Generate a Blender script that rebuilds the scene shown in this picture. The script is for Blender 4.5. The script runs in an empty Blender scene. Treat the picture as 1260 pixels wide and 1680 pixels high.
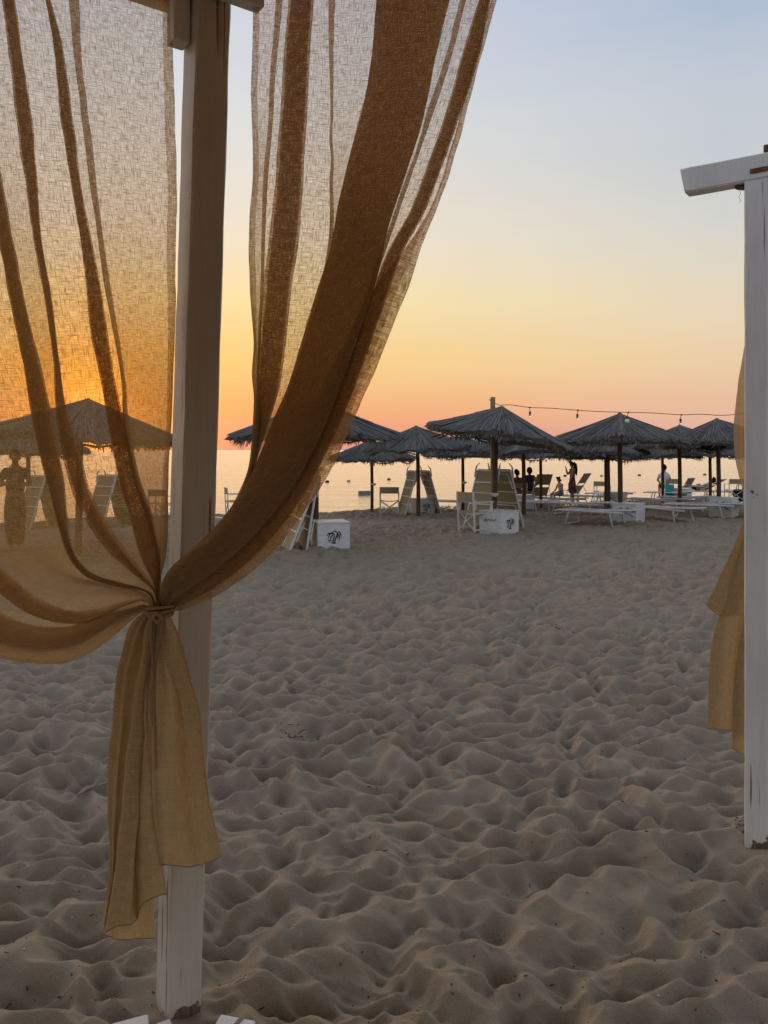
import bpy, math, random
import numpy as np
from mathutils import Vector, Matrix, Euler

random.seed(7)
rng = np.random.default_rng(7)
scene = bpy.context.scene
COL = scene.collection
R = math.radians

# ------------------------------------------------------------------ camera
F, HZ, CX, EYE = 1262.0, 738.0, 630.0, 1.7          # focal length in photo pixels, horizon row, centre column, eye height
cam_data = bpy.data.cameras.new("camera")
cam = bpy.data.objects.new("camera", cam_data)
COL.objects.link(cam)
cam.location = (0, 0, EYE)
cam.rotation_euler = (R(90), 0, 0)
cam_data.sensor_fit = 'VERTICAL'
cam_data.sensor_height = 36.0
cam_data.sensor_width = 27.0
cam_data.lens = 36.0 * F / 1680.0
cam_data.shift_y = -(840.0 - HZ) / 1680.0
cam_data.clip_start = 0.05
cam_data.clip_end = 60000
scene.camera = cam

# ------------------------------------------------------------------ world, sun, exposure
SUN_AZ, SUN_EL = R(-20.5), R(2.0)                     # azimuth from the viewing direction, elevation
sun_dir = Vector((math.sin(SUN_AZ) * math.cos(SUN_EL), math.cos(SUN_AZ) * math.cos(SUN_EL), math.sin(SUN_EL)))


def lin(r, g, b):
    def f(c):
        c /= 255.0
        return c / 12.92 if c <= 0.04045 else ((c + 0.055) / 1.055) ** 2.4
    return (f(r), f(g), f(b), 1.0)


def nd(nt, kind, loc=None, **inputs):
    n = nt.nodes.new(kind)
    for k, v in inputs.items():
        n.inputs[k.replace('_', ' ')].default_value = v
    return n


def mth(nt, op, a, b=None, clamp=False):
    n = nt.nodes.new('ShaderNodeMath')
    n.operation = op
    n.use_clamp = clamp
    for i, v in enumerate((a, b)):
        if v is None:
            continue
        if isinstance(v, (int, float)):
            n.inputs[i].default_value = v
        else:
            nt.links.new(v, n.inputs[i])
    return n.outputs[0]


def ramp(nt, fac, stops, interp='LINEAR'):
    n = nt.nodes.new('ShaderNodeValToRGB')
    n.color_ramp.interpolation = interp
    el = n.color_ramp.elements
    while len(el) > 1:
        el.remove(el[-1])
    el[0].position, el[0].color = stops[0]
    for p, c in stops[1:]:
        e = el.new(p)
        e.color = c
    nt.links.new(fac, n.inputs[0])
    return n.outputs[0]


def mixc(nt, fac, a, b, mode='MIX'):
    n = nt.nodes.new('ShaderNodeMix')
    n.data_type = 'RGBA'
    n.blend_type = mode
    for sock, v in ((n.inputs[0], fac), (n.inputs[6], a), (n.inputs[7], b)):
        if isinstance(v, (int, float)):
            sock.default_value = v
        elif isinstance(v, tuple):
            sock.default_value = v
        else:
            nt.links.new(v, sock)
    return n.outputs[2]


world = bpy.data.worlds.new("World")
scene.world = world
world.use_nodes = True
wt = world.node_tree
wt.nodes.clear()
tc = wt.nodes.new('ShaderNodeTexCoord')
sep = wt.nodes.new('ShaderNodeSeparateXYZ')
wt.links.new(tc.outputs['Generated'], sep.inputs[0])
zz = mth(wt, 'MAXIMUM', sep.outputs[2], 0.0)
hor = mth(wt, 'SQRT', mth(wt, 'ADD', mth(wt, 'MULTIPLY', sep.outputs[0], sep.outputs[0]),
                          mth(wt, 'MULTIPLY', sep.outputs[1], sep.outputs[1])))
hor = mth(wt, 'MAXIMUM', hor, 0.001)
cosaz = mth(wt, 'DIVIDE', mth(wt, 'ADD', mth(wt, 'MULTIPLY', sep.outputs[0], math.sin(SUN_AZ)),
                              mth(wt, 'MULTIPLY', sep.outputs[1], math.cos(SUN_AZ))), hor)
near_sun = ramp(wt, zz, [(0.0, lin(226, 150, 136)), (0.02, lin(238, 158, 128)), (0.045, lin(249, 172, 120)), (0.108, lin(254, 208, 126)),
                         (0.186, lin(255, 230, 170)), (0.26, lin(249, 233, 206)), (0.39, lin(229, 229, 228)),
                         (0.505, lin(208, 215, 229)), (1.0, lin(136, 162, 203))])
off_sun = ramp(wt, zz, [(0.0, lin(208, 172, 165)), (0.02, lin(224, 177, 161)), (0.045, lin(234, 188, 160)), (0.108, lin(240, 210, 171)),
                        (0.186, lin(233, 219, 193)), (0.26, lin(217, 216, 209)), (0.39, lin(190, 203, 218)),
                        (0.505, lin(169, 189, 217)), (1.0, lin(133, 160, 201))])
away = ramp(wt, zz, [(0.0, lin(180, 177, 178)), (0.1, lin(200, 197, 195)), (0.26, lin(200, 202, 210)),
                     (0.5, lin(180, 191, 209)), (1.0, lin(140, 163, 198))])
f1 = mth(wt, 'DIVIDE', mth(wt, 'SUBTRACT', cosaz, 0.72), 0.265, clamp=True)
f2 = mth(wt, 'DIVIDE', mth(wt, 'ADD', cosaz, 0.35), 1.05, clamp=True)
skyc = mixc(wt, f2, away, mixc(wt, f1, off_sun, near_sun))
nish = wt.nodes.new('ShaderNodeTexSky')
nish.sky_type = 'NISHITA'
nish.sun_disc = False
nish.sun_elevation = SUN_EL
nish.sun_rotation = SUN_AZ
nis = wt.nodes.new('ShaderNodeVectorMath')
nis.operation = 'SCALE'
wt.links.new(nish.outputs[0], nis.inputs[0])
nis.inputs['Scale'].default_value = 0.1
skyc = mixc(wt, 0.06, skyc, nis.outputs[0])
# the glow round the low sun
dot = wt.nodes.new('ShaderNodeVectorMath')
dot.operation = 'DOT_PRODUCT'
wt.links.new(tc.outputs['Generated'], dot.inputs[0])
dot.inputs[1].default_value = sun_dir
dpos = mth(wt, 'MAXIMUM', dot.outputs['Value'], 0.0)
g1 = mth(wt, 'POWER', dpos, 900.0)
g2 = mth(wt, 'POWER', dpos, 110.0)
skyc = mixc(wt, mth(wt, 'MULTIPLY', g2, 0.75), skyc, (1.8, 0.62, 0.03, 1))
skyc = mixc(wt, g1, skyc, (1.3, 0.45, 0.05, 1), 'ADD')
mpv = wt.nodes.new('ShaderNodeMapping')
mpv.inputs['Scale'].default_value = (1.6, 1.6, 11.0)
mpv.inputs['Rotation'].default_value = (0.05, 0.09, 0.0)
wt.links.new(tc.outputs['Generated'], mpv.inputs[0])
veil = wt.nodes.new('ShaderNodeTexNoise')
veil.inputs['Scale'].default_value = 1.5
veil.inputs['Detail'].default_value = 5
wt.links.new(mpv.outputs[0], veil.inputs['Vector'])
vm = ramp(wt, veil.outputs[0], [(0.45, (0, 0, 0, 1)), (0.72, (0.13, 0.13, 0.13, 1))])
skyc = mixc(wt, vm, skyc, lin(246, 226, 206))
bg = wt.nodes.new('ShaderNodeBackground')
bg.inputs['Strength'].default_value = 1.0
wt.links.new(skyc, bg.inputs['Color'])
wo = wt.nodes.new('ShaderNodeOutputWorld')
wt.links.new(bg.outputs[0], wo.inputs[0])

sun_data = bpy.data.lights.new("sun", 'SUN')
sun_data.energy = 1.45
sun_data.angle = R(98)           # the sun itself is veiled: its light comes from the broad glow round it
sun_data.color = (1.0, 0.66, 0.36)
sun = bpy.data.objects.new("sun", sun_data)
COL.objects.link(sun)
sun.location = sun_dir * 50
sun.rotation_euler = sun_dir.to_track_quat('Z', 'Y').to_euler()

scene.view_settings.view_transform = 'Standard'
scene.view_settings.look = 'None'
scene.view_settings.exposure = 0.0
scene.view_settings.gamma = 1.0
scene.view_settings.use_curve_mapping = False
scene.render.engine = 'CYCLES'
cy = scene.cycles
cy.transparent_max_bounces = 40
cy.max_bounces = 8
cy.diffuse_bounces = 4
cy.glossy_bounces = 3
cy.transmission_bounces = 8
cy.caustics_reflective = False
cy.caustics_refractive = False
cy.sample_clamp_indirect = 4.0


# ------------------------------------------------------------------ helpers
def tag(o, label=None, cat=None, group=None, kind=None):
    if label:
        o['label'] = label
    if cat:
        o['category'] = cat
    if group:
        o['group'] = group
    if kind:
        o['kind'] = kind
    return o


def empty(name, loc=(0, 0, 0), rz=0.0):
    o = bpy.data.objects.new(name, None)
    o.empty_display_size = 0.1
    COL.objects.link(o)
    o.location = loc
    o.rotation_euler = (0, 0, rz)
    return o


KIDS = {}


def link_child(o, parent):
    o.parent = parent
    KIDS.setdefault(parent.name, []).append(o)


def copy_tree(o, parent=None):
    c = o.copy()
    COL.objects.link(c)
    if parent is not None:
        link_child(c, parent)
    for ch in list(KIDS.get(o.name, [])):
        copy_tree(ch, c)
    return c


class MB:
    """collects shapes; build() links them as one mesh object"""

    def __init__(self):
        self.v, self.f, self.smooth, self.tone = [], [], [], []

    def add(self, verts, faces, smooth=False, tone=0.5):
        n = len(self.v)
        self.v += [tuple(p) for p in verts]
        self.f += [tuple(i + n for i in f) for f in faces]
        self.smooth += [smooth] * len(faces)
        self.tone += [tone] * len(faces)
        return self

    def box(self, c, s, rot=None, bev=0.0):
        x, y, z = s[0] / 2, s[1] / 2, s[2] / 2
        if bev <= 0:
            vs = [(i * x, j * y, k * z) for k in (-1, 1) for j in (-1, 1) for i in (-1, 1)]
            fs = [(0, 2, 3, 1), (4, 5, 7, 6), (0, 1, 5, 4), (2, 6, 7, 3), (0, 4, 6, 2), (1, 3, 7, 5)]
        else:
            import bmesh
            bm = bmesh.new()
            bmesh.ops.create_cube(bm, size=1.0)
            for v in bm.verts:
                v.co = Vector((v.co.x * s[0], v.co.y * s[1], v.co.z * s[2]))
            bmesh.ops.bevel(bm, geom=list(bm.edges), offset=bev, segments=2, affect='EDGES', profile=0.6)
            bm.verts.ensure_lookup_table()
            for i, v in enumerate(bm.verts):
                v.index = i
            vs = [tuple(v.co) for v in bm.verts]
            fs = [tuple(v.index for v in f.verts) for f in bm.faces]
            bm.free()
        M = rot.to_matrix() if isinstance(rot, Euler) else (rot if rot is not None else Matrix.Identity(3))
        c = Vector(c)
        self.add([c + M @ Vector(p) for p in vs], fs)
        return self

    def tube(self, pts, r, n=8, cap=True, smooth=True, tone=0.5):
        pts = [Vector(p) for p in pts]
        m = len(pts)
        rs = r if isinstance(r, (list, tuple)) else [r] * m
        vs, fs = [], []
        up = Vector((0, 0, 1))
        t0 = (pts[1] - pts[0]).normalized()
        if abs(t0.dot(up)) > 0.95:
            up = Vector((1, 0, 0))
        a = t0.cross(up).normalized()
        for i in range(m):
            t = (pts[min(i + 1, m - 1)] - pts[max(i - 1, 0)]).normalized()
            a = (a - t * a.dot(t)).normalized()
            b = t.cross(a)
            for k in range(n):
                an = 2 * math.pi * k / n
                vs.append(pts[i] + (a * math.cos(an) + b * math.sin(an)) * rs[i])
        for i in range(m - 1):
            for k in range(n):
                k2 = (k + 1) % n
                fs.append((i * n + k, i * n + k2, (i + 1) * n + k2, (i + 1) * n + k))
        self.add(vs, fs, smooth, tone)
        if cap:
            self.add(vs[:n], [tuple(range(n - 1, -1, -1))], False, tone)
            self.add(vs[-n:], [tuple(range(n))], False, tone)
        return self

    def lathe(self, prof, n=24, c=(0, 0, 0), smooth=True):
        vs, fs = [], []
        for r, z in prof:
            for k in range(n):
                an = 2 * math.pi * k / n
                vs.append((c[0] + r * math.cos(an), c[1] + r * math.sin(an), c[2] + z))
        for i in range(len(prof) - 1):
            for k in range(n):
                k2 = (k + 1) % n
                fs.append((i * n + k, i * n + k2, (i + 1) * n + k2, (i + 1) * n + k))
        self.add(vs, fs, smooth)
        return self

    def sheet(self, grid, thick=0.0, smooth=True):
        """grid: rows of points"""
        nr, nc = len(grid), len(grid[0])
        vs = [p for row in grid for p in row]
        fs = [(i * nc + j, i * nc + j + 1, (i + 1) * nc + j + 1, (i + 1) * nc + j) for i in range(nr - 1) for j in range(nc - 1)]
        self.add(vs, fs, smooth)
        return self

    def build(self, name, mat, parent=None, loc=None):
        me = bpy.data.meshes.new(name)
        me.from_pydata(self.v, [], self.f)
        me.polygons.foreach_set('use_smooth', self.smooth)
        at = me.attributes.new('tone', 'FLOAT', 'FACE')
        at.data.foreach_set('value', self.tone)
        me.materials.append(mat)
        me.update()
        o = bpy.data.objects.new(name, me)
        COL.objects.link(o)
        if parent is not None:
            link_child(o, parent)
        if loc:
            o.location = loc
        return o


def at(px, py, Y):
    """photo pixel at depth Y -> world point"""
    return Vector(((px - CX) / F * Y, Y, EYE - (py - HZ) / F * Y))


def smooth01(t):
    t = np.clip(t, 0, 1)
    return t * t * (3 - 2 * t)


def terrain(X, Y):
    D = (Y - (25.2 + 0.45 * X)) / 1.1
    return -0.28 * smooth01((D + 9) / 9.0) - np.clip(D, 0, 15) * 0.08


def G(px, py):
    """photo pixel -> point on the ground"""
    Y = EYE * F / (py - HZ)
    for _ in range(60):
        z = float(terrain((px - CX) / F * Y, Y))
        Y = 0.5 * Y + 0.5 * (EYE - z) * F / (py - HZ)
    return Vector(((px - CX) / F * Y, Y, float(terrain((px - CX) / F * Y, Y))))


def GY(px, Y):
    X = (px - CX) / F * Y
    return Vector((X, Y, float(terrain(X, Y))))


# ------------------------------------------------------------------ numpy noise
def hash2(ix, iy, seed):
    h = (ix.astype(np.int64) * 374761393 + iy.astype(np.int64) * 668265263 + seed * 982451653) & 0x7fffffff
    h = ((h ^ (h >> 13)) * 1274126177) & 0x7fffffff
    h = (h ^ (h >> 16)) & 0xffffff
    return h / float(0xffffff)


def vnoise(x, y, seed=0):
    ix, iy = np.floor(x), np.floor(y)
    fx, fy = x - ix, y - iy
    fx, fy = fx * fx * fx * (fx * (fx * 6 - 15) + 10), fy * fy * fy * (fy * (fy * 6 - 15) + 10)
    a, b = hash2(ix, iy, seed), hash2(ix + 1, iy, seed)
    c, d = hash2(ix, iy + 1, seed), hash2(ix + 1, iy + 1, seed)
    return (a * (1 - fx) + b * fx) * (1 - fy) + (c * (1 - fx) + d * fx) * fy - 0.5


def pits(x, y, seed, k=9.0):
    """smooth cellular field: hollows with crests between them"""
    ix, iy = np.floor(x), np.floor(y)
    acc = np.zeros_like(x)
    for dx in (-1, 0, 1):
        for dy in (-1, 0, 1):
            cx, cy_ = ix + dx, iy + dy
            jx, jy = hash2(cx, cy_, seed), hash2(cx, cy_, seed + 1)
            w = hash2(cx, cy_, seed + 2)
            e = hash2(cx, cy_, seed + 3)
            ux, uy = x - cx - jx, y - cy_ - jy
            th = hash2(cx, cy_, seed + 4) * 3.14159
            c, s = np.cos(th), np.sin(th)
            a, b = ux * c + uy * s, -ux * s + uy * c
            d = np.sqrt(a * a * (0.55 + 0.5 * e) + b * b * (1.5 - 0.4 * e)) + 0.30 * w * w
            acc += np.exp(-k * d)
    return -np.log(acc + 1e-12) / k


# ------------------------------------------------------------------ materials
def new_mat(name):
    m = bpy.data.materials.new(name)
    m.use_nodes = True
    nt = m.node_tree
    b = nt.nodes['Principled BSDF']
    b.inputs['Roughness'].default_value = 0.7
    return m, nt, b


def noise(nt, scale, detail=4, vec=None, rough=0.55):
    n = nt.nodes.new('ShaderNodeTexNoise')
    n.inputs['Scale'].default_value = scale
    n.inputs['Detail'].default_value = detail
    n.inputs['Roughness'].default_value = rough
    if vec is not None:
        nt.links.new(vec, n.inputs['Vector'])
    return n.outputs[0]


def coords(nt, which='Object', scale=None):
    t = nt.nodes.new('ShaderNodeTexCoord')
    o = t.outputs[which]
    if scale:
        mp = nt.nodes.new('ShaderNodeMapping')
        mp.inputs['Scale'].default_value = scale
        nt.links.new(o, mp.inputs[0])
        o = mp.outputs[0]
    return o


def bump(nt, b, h, strength=0.3, dist=0.01):
    n = nt.nodes.new('ShaderNodeBump')
    n.inputs['Strength'].default_value = strength
    n.inputs['Distance'].default_value = dist
    nt.links.new(h, n.inputs['Height'])
    nt.links.new(n.outputs[0], b.inputs['Normal'])
    return n


def simple(name, c, rough=0.7, var=0.15, scale=8, stretch=None):
    m, nt, b = new_mat(name)
    v = coords(nt, 'Object', stretch)
    n = noise(nt, scale, 5, v)
    dark = tuple(x * (1 - var) for x in c) + (1,)
    light = tuple(min(1, x * (1 + var)) for x in c) + (1,)
    col = ramp(nt, n, [(0.3, dark), (0.7, light)])
    nt.links.new(col, b.inputs['Base Color'])
    b.inputs['Roughness'].default_value = rough
    bump(nt, b, n, 0.15, 0.004)
    return m


M = {}


def sand_material():
    m, nt, b = new_mat('sand')
    v = coords(nt, 'Object')
    big = noise(nt, 0.9, 4, v)
    mid = noise(nt, 9, 5, v)
    grain = noise(nt, 420, 3, v, 0.8)
    speck = noise(nt, 140, 2, v, 0.9)
    c = ramp(nt, big, [(0.3, (0.279, 0.221, 0.150, 1)), (0.7, (0.355, 0.282, 0.192, 1))])
    c = mixc(nt, 0.35, c, ramp(nt, mid, [(0.3, (0.240, 0.186, 0.127, 1)), (0.7, (0.400, 0.314, 0.215, 1))]))
    c = mixc(nt, 0.55, c, ramp(nt, grain, [(0.35, (0.133, 0.105, 0.080, 1)), (0.5, (0.320, 0.253, 0.172, 1)), (0.66, (0.497, 0.410, 0.308, 1))]))
    c = mixc(nt, ramp(nt, speck, [(0.70, (0, 0, 0, 1)), (0.76, (1, 1, 1, 1))]), c, (0.089, 0.072, 0.056, 1))
    nt.links.new(c, b.inputs['Base Color'])
    b.inputs['Roughness'].default_value = 0.95
    b.inputs['Specular IOR Level'].default_value = 0.15
    hh = mth(nt, 'ADD', mth(nt, 'MULTIPLY', grain, 0.25), mth(nt, 'MULTIPLY', noise(nt, 38, 5, v, 0.65), 1.0))
    bump(nt, b, hh, 0.55, 0.012)
    return m


def water_material():
    m, nt, b = new_mat('water')
    b.inputs['Base Color'].default_value = (0.07, 0.07, 0.065, 1)
    b.inputs['Roughness'].default_value = 0.2
    b.inputs['IOR'].default_value = 1.6
    v1 = coords(nt, 'Object', (0.9, 2.4, 1))
    v2 = coords(nt, 'Object', (0.12, 0.5, 1))
    h = mth(nt, 'ADD', mth(nt, 'MULTIPLY', noise(nt, 1.6, 3, v1), 0.35), mth(nt, 'MULTIPLY', noise(nt, 1.0, 3, v2), 1.0))
    bump(nt, b, mth(nt, 'ADD', h, mth(nt, 'MULTIPLY', noise(nt, 3.5, 2, v1), 0.12)), 0.6, 0.34)
    return m


def painted_wood(name, c=(0.74, 0.74, 0.73), chips=0.0, zchip=0.25):
    m, nt, b = new_mat(name)
    v = coords(nt, 'Object', (1, 1, 0.06))
    grainn = noise(nt, 90, 4, v)
    blot = noise(nt, 5, 5, coords(nt, 'Object', (1, 1, 0.4)))
    col = ramp(nt, blot, [(0.25, tuple(x * 0.80 for x in c) + (1,)), (0.6, c + (1,))])
    col = mixc(nt, 0.3, col, ramp(nt, grainn, [(0.3, tuple(x * 0.72 for x in c) + (1,)), (0.55, c + (1,))]))
    if chips > 0:
        crk = noise(nt, 1.0, 3, coords(nt, 'Object', (34, 34, 0.9)), 0.6)
        cm = ramp(nt, crk, [(0.335, (1, 1, 1, 1)), (0.36, (0, 0, 0, 1))])
        col = mixc(nt, cm, col, (0.20, 0.155, 0.12, 1))
        spot = noise(nt, 13, 6, coords(nt, 'Object', (1, 1, 0.8)), 0.6)
        sx = nt.nodes.new('ShaderNodeSeparateXYZ')
        nt.links.new(coords(nt, 'Object'), sx.inputs[0])
        low = mth(nt, 'SUBTRACT', 1.0, mth(nt, 'DIVIDE', sx.outputs[2], zchip), clamp=True)   # paint flaked off near the sand
        s = mth(nt, 'ADD', spot, mth(nt, 'MULTIPLY', low, 0.30 * chips))
        msk = ramp(nt, s, [(0.705, (0, 0, 0, 1)), (0.72, (1, 1, 1, 1))])
        col = mixc(nt, msk, col, ramp(nt, grainn, [(0.3, (0.10, 0.065, 0.04, 1)), (0.7, (0.24, 0.16, 0.11, 1))]))
        hh = mth(nt, 'SUBTRACT', mth(nt, 'MULTIPLY', grainn, 0.5), msk)
    else:
        hh = grainn
    nt.links.new(col, b.inputs['Base Color'])
    b.inputs['Roughness'].default_value = 0.55
    bump(nt, b, hh, 0.4, 0.003)
    return m


def thatch_material():
    m, nt, b = new_mat('dry_reed')
    a = nt.nodes.new('ShaderNodeAttribute')
    a.attribute_name = 'tone'
    n = noise(nt, 30, 4, coords(nt, 'Object'))
    f = mth(nt, 'ADD', mth(nt, 'MULTIPLY', a.outputs['Fac'], 0.75), mth(nt, 'MULTIPLY', n, 0.25))
    c = ramp(nt, f, [(0.1, (0.06, 0.055, 0.05, 1)), (0.45, (0.17, 0.155, 0.14, 1)), (0.75, (0.29, 0.265, 0.235, 1)), (1, (0.46, 0.43, 0.38, 1))])
    nt.links.new(c, b.inputs['Base Color'])
    b.inputs['Roughness'].default_value = 0.85
    return m


def linen_material(name='linen', base=(0.55, 0.42, 0.235), trans=(0.46, 0.290, 0.100), lo=0.12, hi=0.94, tr=0.50):
    """loosely woven cloth: the gaps between slubby threads let one see through, the threads themselves glow when lit from behind"""
    m = bpy.data.materials.new(name)
    m.use_nodes = True
    nt = m.node_tree
    nt.nodes.clear()
    uv = nt.nodes.new('ShaderNodeUVMap')

    def strand(su, sv, seedoff):
        mp = nt.nodes.new('ShaderNodeMapping')
        mp.inputs['Scale'].default_value = (su, sv, 1)
        mp.inputs['Location'].default_value = (seedoff, seedoff * 1.7, 0)
        nt.links.new(uv.outputs[0], mp.inputs[0])
        return noise(nt, 1.0, 2, mp.outputs[0], 0.5)
    warp = strand(280, 30, 3.1)
    weft = strand(30, 280, 9.7)
    warp2 = strand(620, 60, 5.5)
    weft2 = strand(60, 620, 1.3)
    th = mth(nt, 'MAXIMUM', warp, weft)
    th2 = mth(nt, 'MAXIMUM', warp2, weft2)
    th = mth(nt, 'ADD', mth(nt, 'MULTIPLY', th, 0.62), mth(nt, 'MULTIPLY', th2, 0.38))
    mr = nt.nodes.new('ShaderNodeMapRange')
    mr.inputs['From Min'].default_value = 0.42
    mr.inputs['From Max'].default_value = 0.70
    mr.inputs['To Min'].default_value = lo
    mr.inputs['To Max'].default_value = hi
    nt.links.new(th, mr.inputs[0])
    ga = nt.nodes.new('ShaderNodeAttribute')
    ga.attribute_name = 'gather'
    dens = mth(nt, 'ADD', mr.outputs[0], mth(nt, 'MULTIPLY', mth(nt, 'MULTIPLY', ga.outputs['Fac'], 0.85), mth(nt, 'SUBTRACT', 1.0, mr.outputs[0])))
    slub = ramp(nt, th, [(0.4, tuple(x * 0.82 for x in base) + (1,)), (0.7, tuple(x * 1.12 for x in base) + (1,))])
    dif = nt.nodes.new('ShaderNodeBsdfDiffuse')
    nt.links.new(slub, dif.inputs[0])
    trl = nt.nodes.new('ShaderNodeBsdfTranslucent')
    trl.inputs[0].default_value = trans + (1,)
    bp = nt.nodes.new('ShaderNodeBump')
    bp.inputs['Strength'].default_value = 0.35
    bp.inputs['Distance'].default_value = 0.002
    nt.links.new(th, bp.inputs['Height'])
    nt.links.new(bp.outputs[0], dif.inputs['Normal'])
    mx = nt.nodes.new('ShaderNodeMixShader')
    mx.inputs[0].default_value = tr
    nt.links.new(dif.outputs[0], mx.inputs[1])
    nt.links.new(trl.outputs[0], mx.inputs[2])
    tp = nt.nodes.new('ShaderNodeBsdfTransparent')
    tp.inputs[0].default_value = (1.0, 0.93, 0.86, 1)
    mo = nt.nodes.new('ShaderNodeMixShader')
    nt.links.new(dens, mo.inputs[0])
    nt.links.new(tp.outputs[0], mo.inputs[1])
    nt.links.new(mx.outputs[0], mo.inputs[2])
    out = nt.nodes.new('ShaderNodeOutputMaterial')
    nt.links.new(mo.outputs[0], out.inputs[0])
    return m


M['sand'] = sand_material()
M['water'] = water_material()
M['hill'] = simple('hazy_far_hill', (0.36, 0.37, 0.42), 1.0, 0.05, 0.002)  # grey-blue base stands in for distance haze
M['post'] = painted_wood('white_paint_post', chips=1.0, zchip=0.13)
M['shadedpost'] = painted_wood('worn_shaded_paint', c=(0.57, 0.525, 0.45), chips=1.0, zchip=0.075)  # chipped paint; base colour also darkened and warmed in place of missing shade
M['paint'] = painted_wood('white_paint')
M['beam'] = painted_wood('white_paint_beam')
M['thatch'] = thatch_material()
M['pole'] = simple('dark_wood', (0.10, 0.055, 0.032), 0.75, 0.35, 14, (1, 1, 0.15))
M['lightpole'] = simple('pale_wood', (0.28, 0.23, 0.15), 0.75, 0.25, 14, (1, 1, 0.15))
M['linen'] = linen_material()
M['linen_tail'] = linen_material('linen_gathered', base=(0.55, 0.42, 0.235), lo=0.80, hi=1.0, tr=0.32)
M['shadecloth'] = linen_material('shade_linen', lo=0.96, hi=1.0, base=(0.26, 0.145, 0.06), trans=(0.46, 0.21, 0.06), tr=0.4)  # for the added shade cloth; dark brown to dim and warm the post
M['cord'] = simple('cord', (0.30, 0.20, 0.10), 0.9)
M['frame'] = simple('white_metal', (0.66, 0.66, 0.65), 0.4, 0.06)
M['canvas'] = simple('khaki_canvas', (0.34, 0.28, 0.16), 0.85, 0.10, 30)
M['palecanvas'] = simple('pale_canvas', (0.52, 0.48, 0.40), 0.85, 0.08, 30)
M['box'] = simple('white_board', (0.68, 0.685, 0.69), 0.55, 0.13, 7, (1, 1, 2.5))
M['ink'] = simple('black_paint', (0.03, 0.03, 0.035), 0.6)
M['rust'] = simple('rusty_iron', (0.16, 0.06, 0.03), 0.8, 0.4, 40)
M['dark'] = simple('black_cloth', (0.02, 0.02, 0.022), 0.8)
M['wire'] = simple('black_rubber', (0.025, 0.02, 0.02), 0.6)
M['skin'] = simple('skin', (0.42, 0.25, 0.17), 0.55, 0.06)
M['skin_tan'] = simple('tanned_skin', (0.28, 0.15, 0.09), 0.55, 0.06)
M['hair'] = simple('dark_hair', (0.012, 0.008, 0.006), 0.85, 0.3, 60)
M['hair'].node_tree.nodes['Principled BSDF'].inputs['Specular IOR Level'].default_value = 0.1
M['dress'] = simple('brown_print', (0.14, 0.055, 0.045), 0.8, 0.7, 16)
M['tank'] = simple('dark_vest', (0.035, 0.03, 0.04), 0.8)
M['shirt'] = simple('white_shirt', (0.66, 0.66, 0.70), 0.8)
M['shorts'] = simple('blue_shorts', (0.16, 0.22, 0.33), 0.8)
M['redshirt'] = simple('rust_shirt', (0.17, 0.07, 0.05), 0.8)
M['teal'] = simple('turquoise_towel', (0.05, 0.42, 0.44), 0.9)
M['leaf'] = simple('leaf', (0.06, 0.14, 0.03), 0.6, 0.4, 20)
M['weed'] = simple('dry_weed', (0.035, 0.028, 0.022), 0.9, 0.5, 60)
M['drift'] = simple('driftwood', (0.26, 0.22, 0.18), 0.85, 0.3, 20)
M['shell'] = simple('shell', (0.60, 0.55, 0.50), 0.5)
M['buoy_o'] = simple('orange_float', (0.25, 0.10, 0.03), 0.5)
M['buoy_w'] = simple('white_float', (0.55, 0.55, 0.55), 0.5)
mg, ntg, bg_ = new_mat('clear_glass')
bg_.inputs['Transmission Weight'].default_value = 0.85
bg_.inputs['Roughness'].default_value = 0.08
bg_.inputs['IOR'].default_value = 1.3
bg_.inputs['Base Color'].default_value = (0.9, 0.9, 0.88, 1)
M['glass'] = mg
M['milk'] = simple('milk_glass', (0.80, 0.78, 0.72), 0.25, 0.02)


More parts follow.
